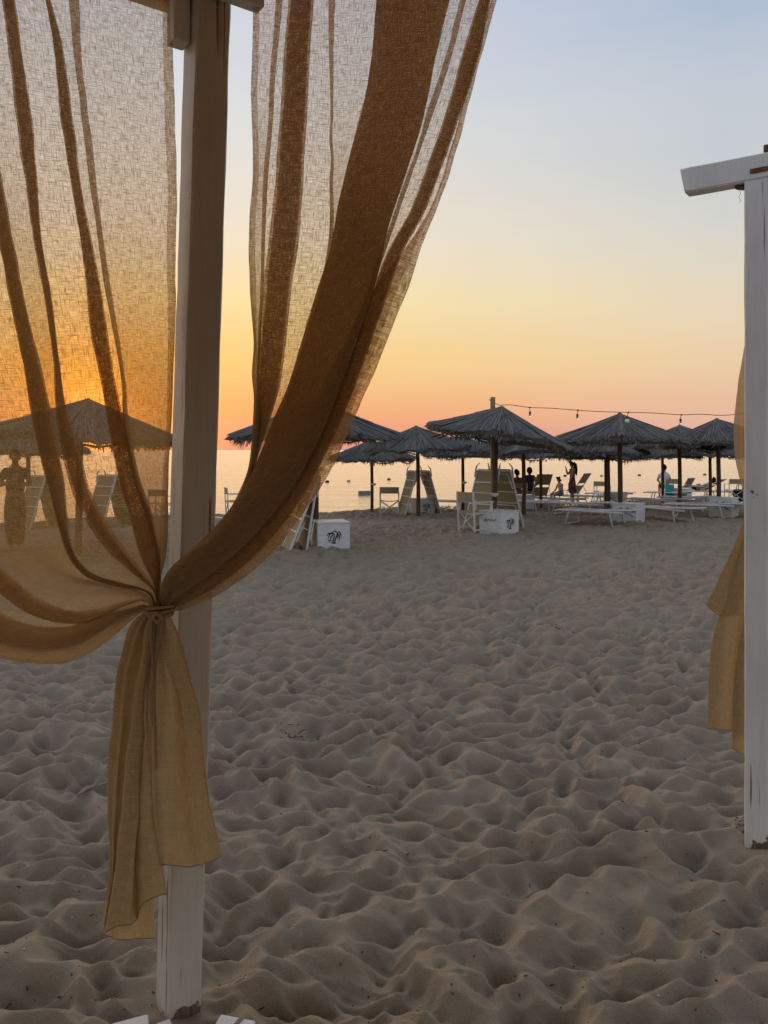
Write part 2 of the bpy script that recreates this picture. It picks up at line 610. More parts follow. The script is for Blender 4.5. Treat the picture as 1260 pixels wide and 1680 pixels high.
# ------------------------------------------------------------------ beach, sea, hills
def build_beach():
    rows = []
    y = -70.0
    while y < -2:
        rows.append(y)
        y += max(0.25, abs(y) * 0.12)
    y = -2.0
    while y < 1.2:
        rows.append(y)
        y += 0.09
    y = 1.2
    while y < 1.95:
        rows.append(y)
        y += 0.02
    y = 1.95
    while y < 30:
        rows.append(y)
        y += min(0.042, max(0.0032, y * y * 1.25 / (EYE * F)))
    while y < 80:
        rows.append(y)
        y += 1.5
    rows = np.array(rows)
    step = 1.9 / F
    dense = np.arange(-0.74, 0.74 + step, step)
    out = []
    s, d = 0.74, step
    while s < 45:
        d *= 1.28
        s += d
        out.append(s)
    out = np.array(out)
    cols = np.concatenate([-out[::-1], dense, out])
    dx = np.gradient(cols)
    W = np.maximum(rows, 1.3)
    X = W[:, None] * cols[None, :]
    Yg = np.repeat(rows[:, None], len(cols), 1)
    sp = np.maximum(W[:, None] * dx[None, :], 0)
    fade = np.clip(0.10 / np.maximum(sp, 1e-4), 0, 1)
    wx = X + 0.16 * vnoise(X * 2.3, Yg * 2.3, 11) + 0.05 * vnoise(X * 7, Yg * 7, 12)
    wy = Yg + 0.16 * vnoise(X * 2.3, Yg * 2.3, 13) + 0.05 * vnoise(X * 7, Yg * 7, 14)
    c, s_ = math.cos(0.5), math.sin(0.5)
    ax, ay = wx * c + wy * s_, -wx * s_ + wy * c
    p1 = pits(ax / 0.225, ay / 0.165, 21, 26.0)
    p3 = pits(wx / 0.150 + 3.7, wy / 0.100 + 9.1, 51, 26.0)
    p2 = pits(wx / 0.112 + 7.3, wy / 0.085 + 2.1, 31, 20.0)
    p1 = p1 / np.power(1 + np.power(np.clip(p1, 0, 3) / 0.72, 6), 1 / 6)
    p2 = p2 / np.power(1 + np.power(np.clip(p2, 0, 3) / 0.66, 6), 1 / 6)
    amp = 0.75 + 0.9 * (vnoise(X * 0.9, Yg * 0.9, 41) + 0.25)
    h = 0.160 * np.power(np.clip(p1, 0, 2), 1.25) * amp + 0.082 * np.clip(p3, 0, 0.75) + 0.046 * np.clip(p2, 0, 2) * (1.0 + 1.2 * vnoise(X * 1.3, Yg * 1.3, 42))
    h += 0.03 * vnoise(X * 1.1, Yg * 1.1, 43) + 0.05 * vnoise(X * 0.35, Yg * 0.35, 44)
    h += 0.008 * vnoise(X * 11, Yg * 11, 45) + 0.004 * vnoise(X * 27, Yg * 27, 46)
    near = (Yg > 2) & (Yg < 12) & (np.abs(X) < 4)
    h -= h[near].mean()
    h *= fade
    for (mx_, my_) in ((-0.62, 2.33), (1.603, 3.30)):          # sand piled at the feet of the posts
        d2 = (X - mx_) ** 2 + (Yg - my_) ** 2
        kk = np.exp(-d2 / 0.03)
        h = h * (1 - kk) + kk * (0.012 + 0.02 * vnoise(X * 14, Yg * 14, 61))
    Z = terrain(X, Yg) + h
    nr, nc = X.shape
    co = np.stack([X, Yg, Z], -1).reshape(-1, 3).astype(np.float32)
    idx = np.arange(nr * nc).reshape(nr, nc)
    q = np.stack([idx[:-1, :-1], idx[:-1, 1:], idx[1:, 1:], idx[1:, :-1]], -1).reshape(-1, 4).astype(np.int32)
    me = bpy.data.meshes.new('sand')
    me.vertices.add(len(co))
    me.vertices.foreach_set('co', co.ravel())
    me.loops.add(q.size)
    me.loops.foreach_set('vertex_index', q.ravel())
    me.polygons.add(len(q))
    me.polygons.foreach_set('loop_start', np.arange(0, q.size, 4, dtype=np.int32))
    me.polygons.foreach_set('loop_total', np.full(len(q), 4, dtype=np.int32))
    me.polygons.foreach_set('use_smooth', np.ones(len(q), dtype=bool))
    me.update(calc_edges=True)
    me.materials.append(M['sand'])
    o = bpy.data.objects.new('sand', me)
    COL.objects.link(o)
    tag(o, 'grey brown beach sand trodden into soft hollows and crests', kind='structure')
    return rows, cols, Z


ROWS, COLS, ZG = build_beach()


def surf(X, Y):
    """height of the trodden sand"""
    s = X / max(Y, 1.3)
    i = int(np.clip(np.searchsorted(ROWS, Y), 0, len(ROWS) - 1))
    j = int(np.clip(np.searchsorted(COLS, s), 0, len(COLS) - 1))
    return float(ZG[i, j])


sea = MB()
sea.add([(-30000, 12, -0.28), (30000, 12, -0.28), (30000, 40000, -0.28), (-30000, 40000, -0.28)], [(0, 1, 2, 3)])
o = sea.build('sea', M['water'])
tag(o, 'calm sea shining gold and pink under the sunset', kind='structure')


def build_hills():
    m = MB()
    grid = []
    n = 160
    for k, (dy, hs) in enumerate(((0, 0.0), (400, 0.55), (1200, 1.0), (3000, 0.8), (5000, 0.0))):
        row = []
        for i in range(n):
            x = -16000 + 32000 * i / (n - 1)
            e = 120 + 150 * (vnoise(np.array([x / 2600.0]), np.array([1.5]), 5)[0] + 0.5) + 70 * vnoise(np.array([x / 700.0]), np.array([k * 0.3]), 6)[0]
            prof = math.exp(-((x - 5200) / 3300) ** 2) * 1.25 + 0.05 * math.exp(-((x + 3000) / 2500) ** 2) + 0.35 * math.exp(-((x - 11500) / 2500) ** 2)
            row.append((x, 24000 + dy, -1.0 + hs * e * 2.1 * prof))
        grid.append(row)
    m.sheet(grid)
    o = m.build('hills', M['hill'])
    tag(o, 'faint low headland far across the water', kind='structure')


build_hills()

# ------------------------------------------------------------------ pergola on the left
TH = R(35)
PT, PB = at(341.5, 0, 2.33), at(292.5, 1640, 2.33)


def axis_point(z):
    t = (z - PB.z) / (PT.z - PB.z)
    return PB.lerp(PT, t)


RAIL = 3.22
AW_X0, AW_X1, AW_Y, AW_Z = -2.4, 1.22, -0.5, 1.78      # added awning for shade: side edges, rear edge distance and height
perg = empty('pergola', (axis_point(0).x, axis_point(0).y, 0))
tag(perg, 'pergola with chipped white post in the left foreground, unseen shade cloth added overhead', 'pergola')
P0 = Vector(perg.location)


def leaning_post(w, z0, z1, axis, th, n=26, jit=0.0012):
    m = MB()
    c, s = math.cos(th), math.sin(th)
    hw, bv = w / 2, 0.006
    loop = [(-hw + bv, -hw), (hw - bv, -hw), (hw, -hw + bv), (hw, hw - bv), (hw - bv, hw), (-hw + bv, hw), (-hw, hw - bv), (-hw, -hw + bv)]
    vs, fs = [], []
    for i in range(n):
        z = z0 + (z1 - z0) * i / (n - 1)
        a = axis(z)
        for (x, y) in loop:
            x += random.uniform(-jit, jit)
            y += random.uniform(-jit, jit)
            vs.append((a.x + x * c - y * s, a.y + x * s + y * c, z))
    for i in range(n - 1):
        for k in range(8):
            k2 = (k + 1) % 8
            fs.append((i * 8 + k, i * 8 + k2, (i + 1) * 8 + k2, (i + 1) * 8 + k))
    fs.append(tuple(range(7, -1, -1)))
    fs.append(tuple(range((n - 1) * 8, n * 8)))
    m.add(vs, fs)
    return m


leaning_post(0.106, -0.25, RAIL + 0.05, lambda z: axis_point(z) - P0, TH, 40).build('post', M['shadedpost'], perg)
# direction vectors of the pergola's square plan
E1 = Vector((math.cos(TH), math.sin(TH), 0))      # along the curtain side, to far right
E2 = Vector((-math.sin(TH), math.cos(TH), 0))     # towards the sea
top = axis_point(3.05) - P0
rotp = Euler((0, 0, TH))


def pbeam(name, c, s, rot=rotp):
    return MB().box(c, s, rot, 0.004).build(name, M['beam'], perg)


# a beam running back to the left behind the curtain, a short cross piece, and one over the camera
pbeam('beam', top + Vector((0, 0, 0.055)) - E1 * 1.02 + E2 * 0.085, (1.96, 0.055, 0.12))
pbeam('cross_beam', top + Vector((0, 0, 0.06)) - E2 * 0.45 - E1 * 0.086 + Vector((0, 0, 0.0)), (0.055, 0.9, 0.12))
pbeam('beam_end', top + Vector((0, 0, 0.035)) - E2 * 0.085 - E1 * 0.00, (0.27, 0.05, 0.10))
pbeam('brace_block', top + Vector((0, 0, -0.03)) - E1 * 0.085 + E2 * 0.02, (0.05, 0.06, 0.22))
# curtain rails above the frame of the picture
RL0, RL1 = axis_point(RAIL) - P0 + Vector((0.02, -0.02, RAIL)) * 0, None
rail = MB()
a = Vector((-0.60, 2.27, RAIL)) - P0
rail.tube([a, Vector((-1.85, 1.30, RAIL)) - P0], 0.018)
rail.tube([a + Vector((0.02, 0.04, 0)), Vector((0.75, 2.36, RAIL)) - P0], 0.018)
rail.build('curtain_rail', M['pole'], perg)
# the other posts that carry the added roof cloth, out of view
CORN = [Vector((-2.05, 1.20, 0)), Vector((-2.4, -0.45, 0)), Vector((1.15, -0.45, 0))]
for c in CORN:
    leaning_post(0.106, -0.25, RAIL + 0.05 if c.y > 0 else AW_Z, lambda z, c=c: Vector((c.x, c.y, 0)) - P0, TH, 12).build('post', M['post'], perg)
# added unseen awning, shaped low to shade the upper left post, above the frame
rf = MB()
g = []
for i in range(15):
    row = []
    for j in range(21):
        u, v = i / 14, j / 20
        x = AW_X0 + (AW_X1 - AW_X0) * v
        yt = 2.30 if x > -0.6 else 2.30 + (x + 0.6) * 0.776
        y = yt + (AW_Y - yt) * u
        z = RAIL + 0.03 + (AW_Z - RAIL) * u - 0.03 * math.sin(math.pi * u) * (1 + math.sin(v * 9))
        row.append((x - P0.x, y - P0.y, z))
    g.append(row)
rf.sheet(g)
rf.build('shade_awning', M['shadecloth'], perg)
for edge, drop in ((0, 1.5), (20, 1.70)):  # added hanging sheets that keep sidelight off the left post
    sd = MB()
    sd.sheet([[(g[i][edge][0] + 0.02 * math.sin(i * 1.7 + k), g[i][edge][1], g[i][edge][2] - drop * (1 - 0.45 * i / 14) * k / 5) for i in range(15)] for k in range(6)])
    sd.build('shade_side', M['shadecloth'], perg)
# boards round the foot of the post
for (x, y, w, l, rz, dz) in ((-0.675, 2.075, 0.105, 0.36, 22, 0.012), (-0.565, 2.03, 0.11, 0.40, 31, 0.022), (-0.465, 2.075, 0.11, 0.34, -14, 0.018)):
    MB().box(Vector((x, y, dz)) - P0, (w, l, 0.05), Euler((R(2), 0, R(rz))), 0.005).build('foot_board', M['paint'], perg)


# ------------------------------------------------------------------ curtains
def mono_tangents(d):
    """tangents that do not overshoot; d: differences along axis 0"""
    a, b = d[:-1], d[1:]
    same = (a * b) > 0
    h = np.where(same, 2 * a * b / np.where(same, a + b, 1), 0)
    return h


def herm_across(L, per):
    """interpolate between the lines L[n, nv, 3] without overshoot, per steps between lines"""
    n = L.shape[0]
    d = L[1:] - L[:-1]
    m = np.zeros_like(L)
    m[1:-1] = mono_tangents(d)
    m[0], m[-1] = d[0], d[-1]
    out = []
    for i in range(n - 1):
        for k in range(per):
            t = k / per
            h00, h10, h01, h11 = 2 * t ** 3 - 3 * t ** 2 + 1, t ** 3 - 2 * t ** 2 + t, -2 * t ** 3 + 3 * t ** 2, t ** 3 - t ** 2
            out.append(h00 * L[i] + h10 * m[i] + h01 * L[i + 1] + h11 * m[i + 1])
    out.append(L[-1])
    return np.array(out)


def resample(pts, n):
    """smooth curve through pixel points, n samples by length"""
    p = np.array(pts, float)
    seg = np.sqrt(((p[1:] - p[:-1]) ** 2).sum(1))
    t = np.concatenate([[0], np.cumsum(seg)])
    m = np.zeros_like(p)
    d = (p[1:] - p[:-1]) / seg[:, None]
    m[1:-1] = (p[2:] - p[:-2]) / (t[2:] - t[:-2])[:, None]
    m[0], m[-1] = d[0], d[-1]
    q = np.linspace(0, t[-1], n)
    i = np.clip(np.searchsorted(t, q, side='right') - 1, 0, len(t) - 2)
    h = seg[i]
    s = ((q - t[i]) / h)
    h00, h10, h01, h11 = 2 * s ** 3 - 3 * s ** 2 + 1, s ** 3 - 2 * s ** 2 + s, -2 * s ** 3 + 3 * s ** 2, s ** 3 - s ** 2
    return h00[:, None] * p[i] + (h10 * h)[:, None] * m[i] + h01[:, None] * p[i + 1] + (h11 * h)[:, None] * m[i + 1]


def cloth(name, lines, depth, mat, parent, nv=110, per=9, to_rail=True, wrinkle=0.004, seed=1, pleat=0.0, npl=9, end=None):
    """lines: [(points, offset)] across the cloth in order; where the order turns back the cloth lies in folds.
    depth(px, v) gives the distance of the cloth's mean surface."""
    L = []
    for li_, (pts, off) in enumerate(lines):
        pts = list(pts)
        if end is not None:
            t_ = li_ / (len(lines) - 1)
            pts.append((end[0] + (end[1] - end[0]) * t_, end[2] + 5 * math.sin(li_ * 2.3)))
        if to_rail:
            (x0, y0), (x1, y1) = pts[0], pts[1]
            yt = HZ - (RAIL - EYE) * F / depth(x0, 0.0)
            if yt < y0 - 5:
                sl = (x1 - x0) / (y1 - y0)
                pts = [(x0 + sl * (yt - y0), yt)] + pts
        c = resample(pts, nv)
        v = np.linspace(0, 1, nv)
        Yd = np.array([depth(c[i, 0], v[i]) for i in range(nv)])
        offs = off if not isinstance(off, tuple) else off[0] + (off[1] - off[0]) * v
        Yd = Yd + offs * (1 - 0.55 * smooth01((v - 0.6) / 0.4)) if to_rail else Yd + offs
        L.append(np.stack([(c[:, 0] - CX) / F * Yd, Yd, EYE - (c[:, 1] - HZ) / F * Yd], -1))
    L = np.array(L)
    S = herm_across(L, per)
    nu = S.shape[0]
    r = int(nv * 0.12)
    du = np.sqrt(((S[1:, r] - S[:-1, r]) ** 2).sum(-1))
    U = np.concatenate([[0], np.cumsum(du)])
    dv = np.sqrt(((S[:, 1:] - S[:, :-1]) ** 2).sum(-1))
    V = np.concatenate([np.zeros((nu, 1)), np.cumsum(dv, 1)], 1)
    Ug = np.repeat(U[:, None], nv, 1)
    w = wrinkle * (2.2 * vnoise(Ug * 9, V * 2.2, seed) + 1.0 * vnoise(Ug * 26, V * 9, seed + 1) + 0.8 * vnoise(Ug * 30, V * 34, seed + 2) + 0.5 * vnoise(Ug * 70, V * 16, seed + 3))
    vq = np.linspace(0, 1, nv)[None, :]
    crush = smooth01((vq - 0.80) / 0.16) if to_rail else (1 - smooth01(vq / 0.22)) * (1.0 if pleat else 0.0)
    w = w + crush * 0.010 * (vnoise(Ug * 40 + 3, V * 12, seed + 11) + 0.8 * vnoise(Ug * 24, V * 30, seed + 12) + 0.6 * vnoise(Ug * 70, V * 55, seed + 13))
    S[:, :, 1] += w
    if pleat:
        vv = np.linspace(0, 1, nv)[None, :]
        env = smooth01((vv - 0.62) / 0.30) * (1 - 0.55 * smooth01((vv - 0.93) / 0.07)) if to_rail else (1 - 0.62 * smooth01((vv - 0.05) / 0.6)) * 0.9
        ui = np.linspace(0, 1, nu)[:, None]
        ph = ui * npl + 0.5 * vnoise(ui * 7, vv * 3, seed + 8)
        prof = np.abs(np.sin(math.pi * ph)) ** 0.7 - 0.6
        S[:, :, 1] -= pleat * env * prof * (0.7 + 1.0 * (vnoise(ui * 5, vv * 0 + 2.5, seed + 9) + 0.5))
    S[:, :, 0] += 0.5 * wrinkle * 2 * vnoise(Ug * 3 + 5, V * 14, seed + 4)
    me = bpy.data.meshes.new(name)
    co = S.reshape(-1, 3)
    idx = np.arange(nu * nv).reshape(nu, nv)
    q = np.stack([idx[:-1, :-1], idx[:-1, 1:], idx[1:, 1:], idx[1:, :-1]], -1).reshape(-1, 4)
    me.from_pydata(co.tolist(), [], q.tolist())
    me.polygons.foreach_set('use_smooth', np.ones(len(q), dtype=bool))
    uvl = me.uv_layers.new(name='UVMap')
    uv = np.stack([Ug.reshape(-1), V.reshape(-1)], -1)
    li = np.zeros(len(me.loops), dtype=np.int32)
    me.loops.foreach_get('vertex_index', li)
    uvl.data.foreach_set('uv', uv[li].ravel().astype(np.float32))
    wid = np.sqrt(((S[1:] - S[:-1]) ** 2).sum(-1))
    wid = np.concatenate([wid, wid[-1:]], 0)
    ker = np.ones(15) / 15
    wid = np.apply_along_axis(lambda c: np.convolve(np.pad(c, 7, mode='edge'), ker, mode='valid'), 0, wid)
    gat = np.clip(1.0 - wid / np.maximum(wid[:, r:r + 1], 1e-6), 0, 1) if to_rail else np.zeros_like(wid)
    gat = smooth01(gat / 0.95)
    ga = me.attributes.new('gather', 'FLOAT', 'POINT')
    ga.data.foreach_set('value', gat.reshape(-1).astype(np.float32))
    me.materials.append(mat)
    o = bpy.data.objects.new(name, me)
    COL.objects.link(o)
    if parent is not None:
        link_child(o, parent)
        o.matrix_parent_inverse = Matrix.Translation(parent.location).inverted()
    return o, S


def ss(a, b, t):
    t = min(1.0, max(0.0, (t - a) / (b - a)))
    return t * t * (3 - 2 * t)


def depth_left(px, v):
    base = 2.295 + (px - 285) * 0.00080
    k = ss(0.55, 1.0, v)
    return base * (1 - k) + 2.165 * k


def depth_right(px, v):
    base = 2.32 + (px - 416) * 0.00010
    k = ss(0.5, 0.97, v)
    return base * (1 - k) + 2.155 * k


left_lines = [
    ([(267, 0), (270, 150), (274, 300), (274, 450), (274, 560), (272, 680), (267, 790), (262, 860), (262, 920), (262, 960)], 0.008),
    ([(281, 0), (287, 150), (290, 300), (289, 420), (286, 541), (283, 640), (280, 700), (278, 786), (277, 860), (274, 915), (264, 960)], 0.0),
    ([(112, 0), (121, 105), (131, 175), (143, 280), (156, 367), (167, 454), (182, 528), (197, 614), (202, 696), (216, 780), (238, 850), (255, 915), (260, 962)], -0.006),
    ([(129, 0), (133, 105), (143, 175), (155, 280), (165, 367), (177, 454), (191, 528), (204, 614), (212, 696), (228, 780), (250, 850), (262, 915), (262, 965)], 0.014),
    ([(74, 0), (86, 70), (101, 210), (119, 314), (137, 430), (148, 541), (163, 614), (178, 700), (195, 786), (214, 850), (232, 914), (256, 965)], -0.010),
    ([(83, 0), (101, 70), (121, 210), (135, 314), (158, 430), (177, 541), (187, 614), (207, 700), (224, 786), (247, 850), (262, 914), (260, 968)], 0.020),
    ([(3, 0), (16, 105), (28, 210), (42, 297), (58, 402), (76, 507), (87, 593), (93, 680), (104, 750), (124, 815), (160, 880), (210, 932), (250, 966)], -0.008),
    ([(25, 0), (38, 105), (54, 210), (62, 297), (71, 402), (88, 507), (97, 593), (112, 680), (134, 750), (152, 815), (190, 880), (228, 932), (254, 970)], 0.016),
    ([(-88, 0), (-56, 140), (-26, 290), (4, 430), (26, 540), (44, 644), (57, 721), (74, 786), (91, 850), (108, 906), (140, 946), (190, 962), (244, 974)], -0.014),
    ([(-52, 0), (-22, 140), (4, 290), (29, 430), (52, 540), (77, 644), (92, 721), (106, 786), (114, 850), (124, 906), (154, 940), (200, 955), (248, 972)], 0.022),
    ([(-330, -80), (-250, 200), (-170, 480), (-100, 720), (-40, 860), (40, 935), (110, 958), (180, 966), (242, 978)], 0.0),
    ([(-430, -120), (-350, 200), (-250, 560), (-150, 800), (-60, 920), (20, 992), (80, 1020), (140, 1022), (200, 996), (240, 985)], -0.020),
    ([(-400, -120), (-320, 200), (-220, 560), (-120, 790), (-30, 900), (45, 965), (100, 995), (150, 1000), (205, 986), (243, 982)], 0.016),
    ([(-560, -160), (-470, 240), (-340, 640), (-220, 880), (-110, 1000), (-20, 1045), (60, 1062), (120, 1052), (180, 1022), (236, 992)], -0.004),
    ([(-640, -200), (-540, 240), (-400, 660), (-260, 920), (-130, 1040), (0, 1079), (60, 1089), (112, 1086), (160, 1064), (202, 1030), (238, 1002)], 0.0),
    ([(-625, -200), (-525, 240), (-385, 655), (-245, 910), (-120, 1028), (0, 1069), (60, 1078), (112, 1074), (160, 1052), (202, 1020), (240, 998)], 0.010),
    ([(-470, -160), (-390, 220), (-280, 600), (-180, 840), (-85, 950), (0, 1004), (62, 1026), (116, 1026), (164, 1010), (206, 996), (244, 990)], 0.020),
    ([(-600, -180), (-500, 240), (-360, 650), (-225, 900), (-105, 1012), (0, 1052), (60, 1064), (114, 1060), (160, 1040), (204, 1012), (242, 996)], 0.026),
    ([(-500, -160), (-420, 220), (-300, 610), (-195, 850), (-95, 966), (0, 1018), (60, 1040), (115, 1038), (163, 1020), (205, 1002), (244, 992)], 0.032),
]
right_lines = [
    ([(426, 0), (424, 107), (422, 171), (425, 286), (420, 357), (420, 457), (421, 555), (424, 640), (420, 720), (408, 780), (380, 835), (330, 892), (282, 948), (266, 972)], 0.008),
    ([(416, 0), (413, 107), (412, 171), (415, 286), (410, 357), (410, 480), (416, 555), (414, 617), (417, 651), (414, 720), (405, 778), (376, 835), (328, 890), (280, 946), (264, 970)], 0.0),
    ([(464, 0), (453, 107), (446, 214), (440, 286), (437, 350), (434, 440), (428, 555), (426, 650), (424, 720), (410, 785), (380, 840), (332, 895), (284, 950), (268, 974)], -0.004),
    ([(453, 0), (444, 107), (438, 214), (432, 286), (430, 350), (428, 440), (423, 555), (421, 650), (418, 720), (406, 782), (378, 838), (330, 893), (283, 949), (267, 973)], 0.012),
    ([(516, 0), (510, 71), (505, 170), (498, 290), (489, 400), (478, 477), (470, 555), (460, 632), (443, 690), (427, 740), (412, 790), (384, 845), (336, 900), (286, 955), (268, 976)], -0.012),
    ([(474, 0), (467, 71), (461, 170), (452, 290), (440, 400), (433, 477), (425, 555), (422, 632), (418, 690), (414, 740), (406, 785), (379, 840), (331, 895), (284, 951), (267, 974)], 0.020),
    ([(549, 0), (546, 179), (547, 321), (545, 400), (532, 470), (508, 550), (484, 630), (460, 700), (428, 770), (390, 838), (340, 900), (286, 956), (269, 977)], 0.0),
    ([(538, 0), (541, 179), (541, 321), (538, 400), (526, 470), (502, 550), (478, 630), (455, 700), (424, 768), (387, 836), (337, 898), (285, 955), (269, 976)], 0.016),
    ([(737, 0), (716, 89), (694, 196), (666, 286), (637, 375), (618, 460), (588, 560), (558, 650), (518, 745), (470, 825), (410, 895), (345, 950), (290, 988)], 0.030),
    ([(617, 0), (608, 107), (594, 179), (580, 232), (558, 321), (540, 415), (520, 477), (493, 566), (470, 640), (451, 683), (420, 760), (389, 818), (350, 872), (312, 904), (282, 930), (264, 965)], -0.045),
    ([(765, 0), (742, 89), (713, 179), (690, 243), (668, 310), (638, 395), (610, 480), (585, 560), (552, 650), (512, 745), (462, 825), (402, 895), (336, 950), (284, 985)], -0.020),
    ([(755, 0), (732, 89), (702, 179), (683, 243), (660, 310), (630, 395), (600, 480), (572, 560), (540, 650), (498, 745), (450, 820), (392, 888), (330, 944), (280, 980)], 0.006),
    ([(805, 0), (787, 89), (758, 179), (733, 250), (701, 339), (662, 410), (632, 493), (606, 570), (572, 660), (530, 755), (480, 840), (425, 905), (355, 962), (290, 996)], -0.014),
    ([(786, 0), (758, 89), (733, 179), (708, 250), (676, 339), (637, 410), (604, 493), (578, 570), (545, 660), (504, 755), (456, 832), (400, 898), (336, 952), (284, 990)], 0.012),
    ([(815, 0), (805, 36), (776, 143), (748, 250), (719, 339), (692, 402), (671, 470), (644, 535), (617, 605), (586, 675), (551, 756), (520, 810), (481, 864), (447, 907), (408, 942), (350, 980), (306, 998), (286, 1003)], 0.0),
    ([(811, 0), (801, 36), (772, 143), (744, 250), (715, 339), (688, 402), (667, 470), (640, 535), (613, 605), (582, 675), (547, 752), (516, 805), (476, 858), (440, 900), (402, 934), (346, 972), (303, 992), (284, 1000)], 0.010),
]


def deepen(lines, folds):
    """a fold listed as two lines becomes a thicker one: two more layers between them"""
    out = []
    for k, (pts, off) in enumerate(lines):
        out.append((pts, off))
        if k in folds:
            pb, ob = lines[k]
            pa, oa = lines[k - 1]
            out.append(([(x * 0.9 + x2 * 0.1, y) for (x, y), (x2, _) in zip(pa, pb)] if len(pa) == len(pb) else pa, oa * 0.6 + ob * 0.4))
            out.append(([(x * 0.9 + x2 * 0.1, y) for (x, y), (x2, _) in zip(pb, pa)] if len(pa) == len(pb) else pb, oa * 0.2 + ob * 0.8 + 0.004))
    return out


left_lines = deepen(left_lines, {5, 7, 9, 12})
right_lines = deepen(right_lines, {5, 9, 13})
# the outer edge turns back under itself and fills out the sweep lower down
right_lines += [
    ([(806, 0), (795, 36), (766, 143), (738, 250), (708, 339), (668, 402), (610, 480), (560, 570), (520, 650), (478, 730), (430, 800), (388, 856), (340, 900), (308, 935), (282, 962), (272, 975)], 0.020),
    ([(808, 0), (798, 36), (769, 143), (741, 250), (712, 339), (682, 402), (650, 480), (620, 560), (590, 640), (552, 730), (512, 805), (468, 864), (420, 915), (360, 962), (300, 990), (284, 1000)], 0.026),
]
left_curtain = empty('curtain', at(150, 500, 2.2))
tag(left_curtain, 'sheer tan linen curtain left of the white post, thatched parasol showing through it', 'curtain', 'linen curtains tied to the pergola posts')
cloth('drape', left_lines, depth_left, M['linen'], left_curtain, seed=3, pleat=0.024, npl=15, end=(268, 246, 1003))
right_curtain = empty('curtain', at(560, 500, 2.25))
tag(right_curtain, 'tan linen curtain sweeping down from the top centre to the tie on the left post', 'curtain', 'linen curtains tied to the pergola posts')
cloth('drape', right_lines, depth_right, M['linen'], right_curtain, seed=17, pleat=0.022, npl=14, end=(256, 284, 1004))


def flat_depth(y0):
    return lambda px, v: y0


tail_left = [
    ([(252, 1000), (244, 1030), (238, 1100), (236, 1250), (244, 1400), (256, 1540)], 0.050),
    ([(246, 1000), (226, 1028), (207, 1080), (196, 1180), (190, 1300), (188, 1440), (186, 1538)], 0.050),
    ([(244, 1000), (219, 1020), (205, 1052), (195, 1100), (186, 1170), (179, 1255), (178, 1335), (180, 1436), (170, 1502), (170, 1530)], 0.025),
    ([(247, 1000), (228, 1030), (216, 1060), (205, 1110), (198, 1193), (193, 1266), (187, 1371), (184, 1449), (175, 1492), (172, 1522)], 0.010),
    ([(249, 1000), (236, 1035), (226, 1080), (217, 1140), (208, 1200), (202, 1266), (196, 1345), (190, 1423), (179, 1494), (173, 1526)], 0.026),
    ([(251, 1000), (242, 1035), (235, 1080), (225, 1130), (218, 1180), (210, 1241), (203, 1330), (192, 1423), (179, 1498), (173, 1527)], -0.012),
    ([(256, 1000), (250, 1040), (245, 1085), (242, 1117), (237, 1150), (232, 1241), (229, 1279), (226, 1371), (220, 1436), (215, 1514)], -0.012),
    ([(255, 1000), (248, 1040), (242, 1085), (238, 1117), (233, 1150), (228, 1241), (225, 1279), (224, 1371), (222, 1436), (226, 1505)], 0.036),
    ([(256, 1000), (250, 1040), (246, 1085), (243, 1117), (240, 1180), (236, 1241), (232, 1308), (234, 1397), (237, 1478)], -0.004),
    ([(258, 1000), (256, 1040), (252, 1085), (249, 1117), (247, 1180), (249, 1241), (254, 1292), (260, 1350), (268, 1410), (271, 1467)], -0.004),
    ([(260, 1000), (260, 1040), (258, 1085), (256, 1120), (256, 1200), (256, 1260), (259, 1310), (264, 1370), (268, 1420), (270, 1460)], 0.020),
]
tail_right = [
    ([(262, 1002), (260, 1040), (256, 1085), (250, 1150), (247, 1260), (250, 1340), (262, 1416)], 0.030),
    ([(263, 1002), (262, 1040), (262, 1074), (258, 1150), (255, 1240), (257, 1292), (264, 1358), (268, 1419)], 0.004),
    ([(266, 1002), (266, 1036), (270, 1085), (276, 1140), (282, 1200), (288, 1280), (294, 1350), (300, 1421)], 0.004),
    ([(270, 1002), (275, 1034), (284, 1085), (296, 1140), (306, 1200), (314, 1260), (322, 1345), (330, 1419)], 0.012),
    ([(266, 1002), (266, 1036), (267, 1062), (284, 1115), (300, 1180), (310, 1240), (321, 1320), (334, 1417)], -0.010),
    ([(270, 1002), (276, 1024), (284, 1060), (300, 1115), (316, 1180), (326, 1240), (336, 1320), (350, 1411)], -0.016),
    ([(274, 1002), (284, 1022), (298, 1046), (314, 1122), (327, 1165), (337, 1241), (345, 1319), (357, 1366), (364, 1403)], -0.004),
    ([(276, 1002), (285, 1024), (298, 1050), (312, 1122), (325, 1168), (335, 1241), (343, 1319), (355, 1368), (361, 1404)], 0.012),
]
tl, S_tl = cloth('tail', tail_left, flat_depth(2.150), M['linen_tail'], left_curtain, nv=70, to_rail=False, wrinkle=0.007, seed=31, pleat=0.022, npl=7)
tr_, S_tr = cloth('tail', tail_right, flat_depth(2.140), M['linen_tail'], right_curtain, nv=70, to_rail=False, wrinkle=0.007, seed=41, pleat=0.020, npl=5)


def hem(S, parent, row, r=0.0016):
    m = MB()
    m.tube([Vector(p) - parent.location for p in S[:, row]], r, 5)
    return m.build('hem', M['cord'], parent)


hem(S_tl, left_curtain, -1)
hem(S_tr, right_curtain, -1)
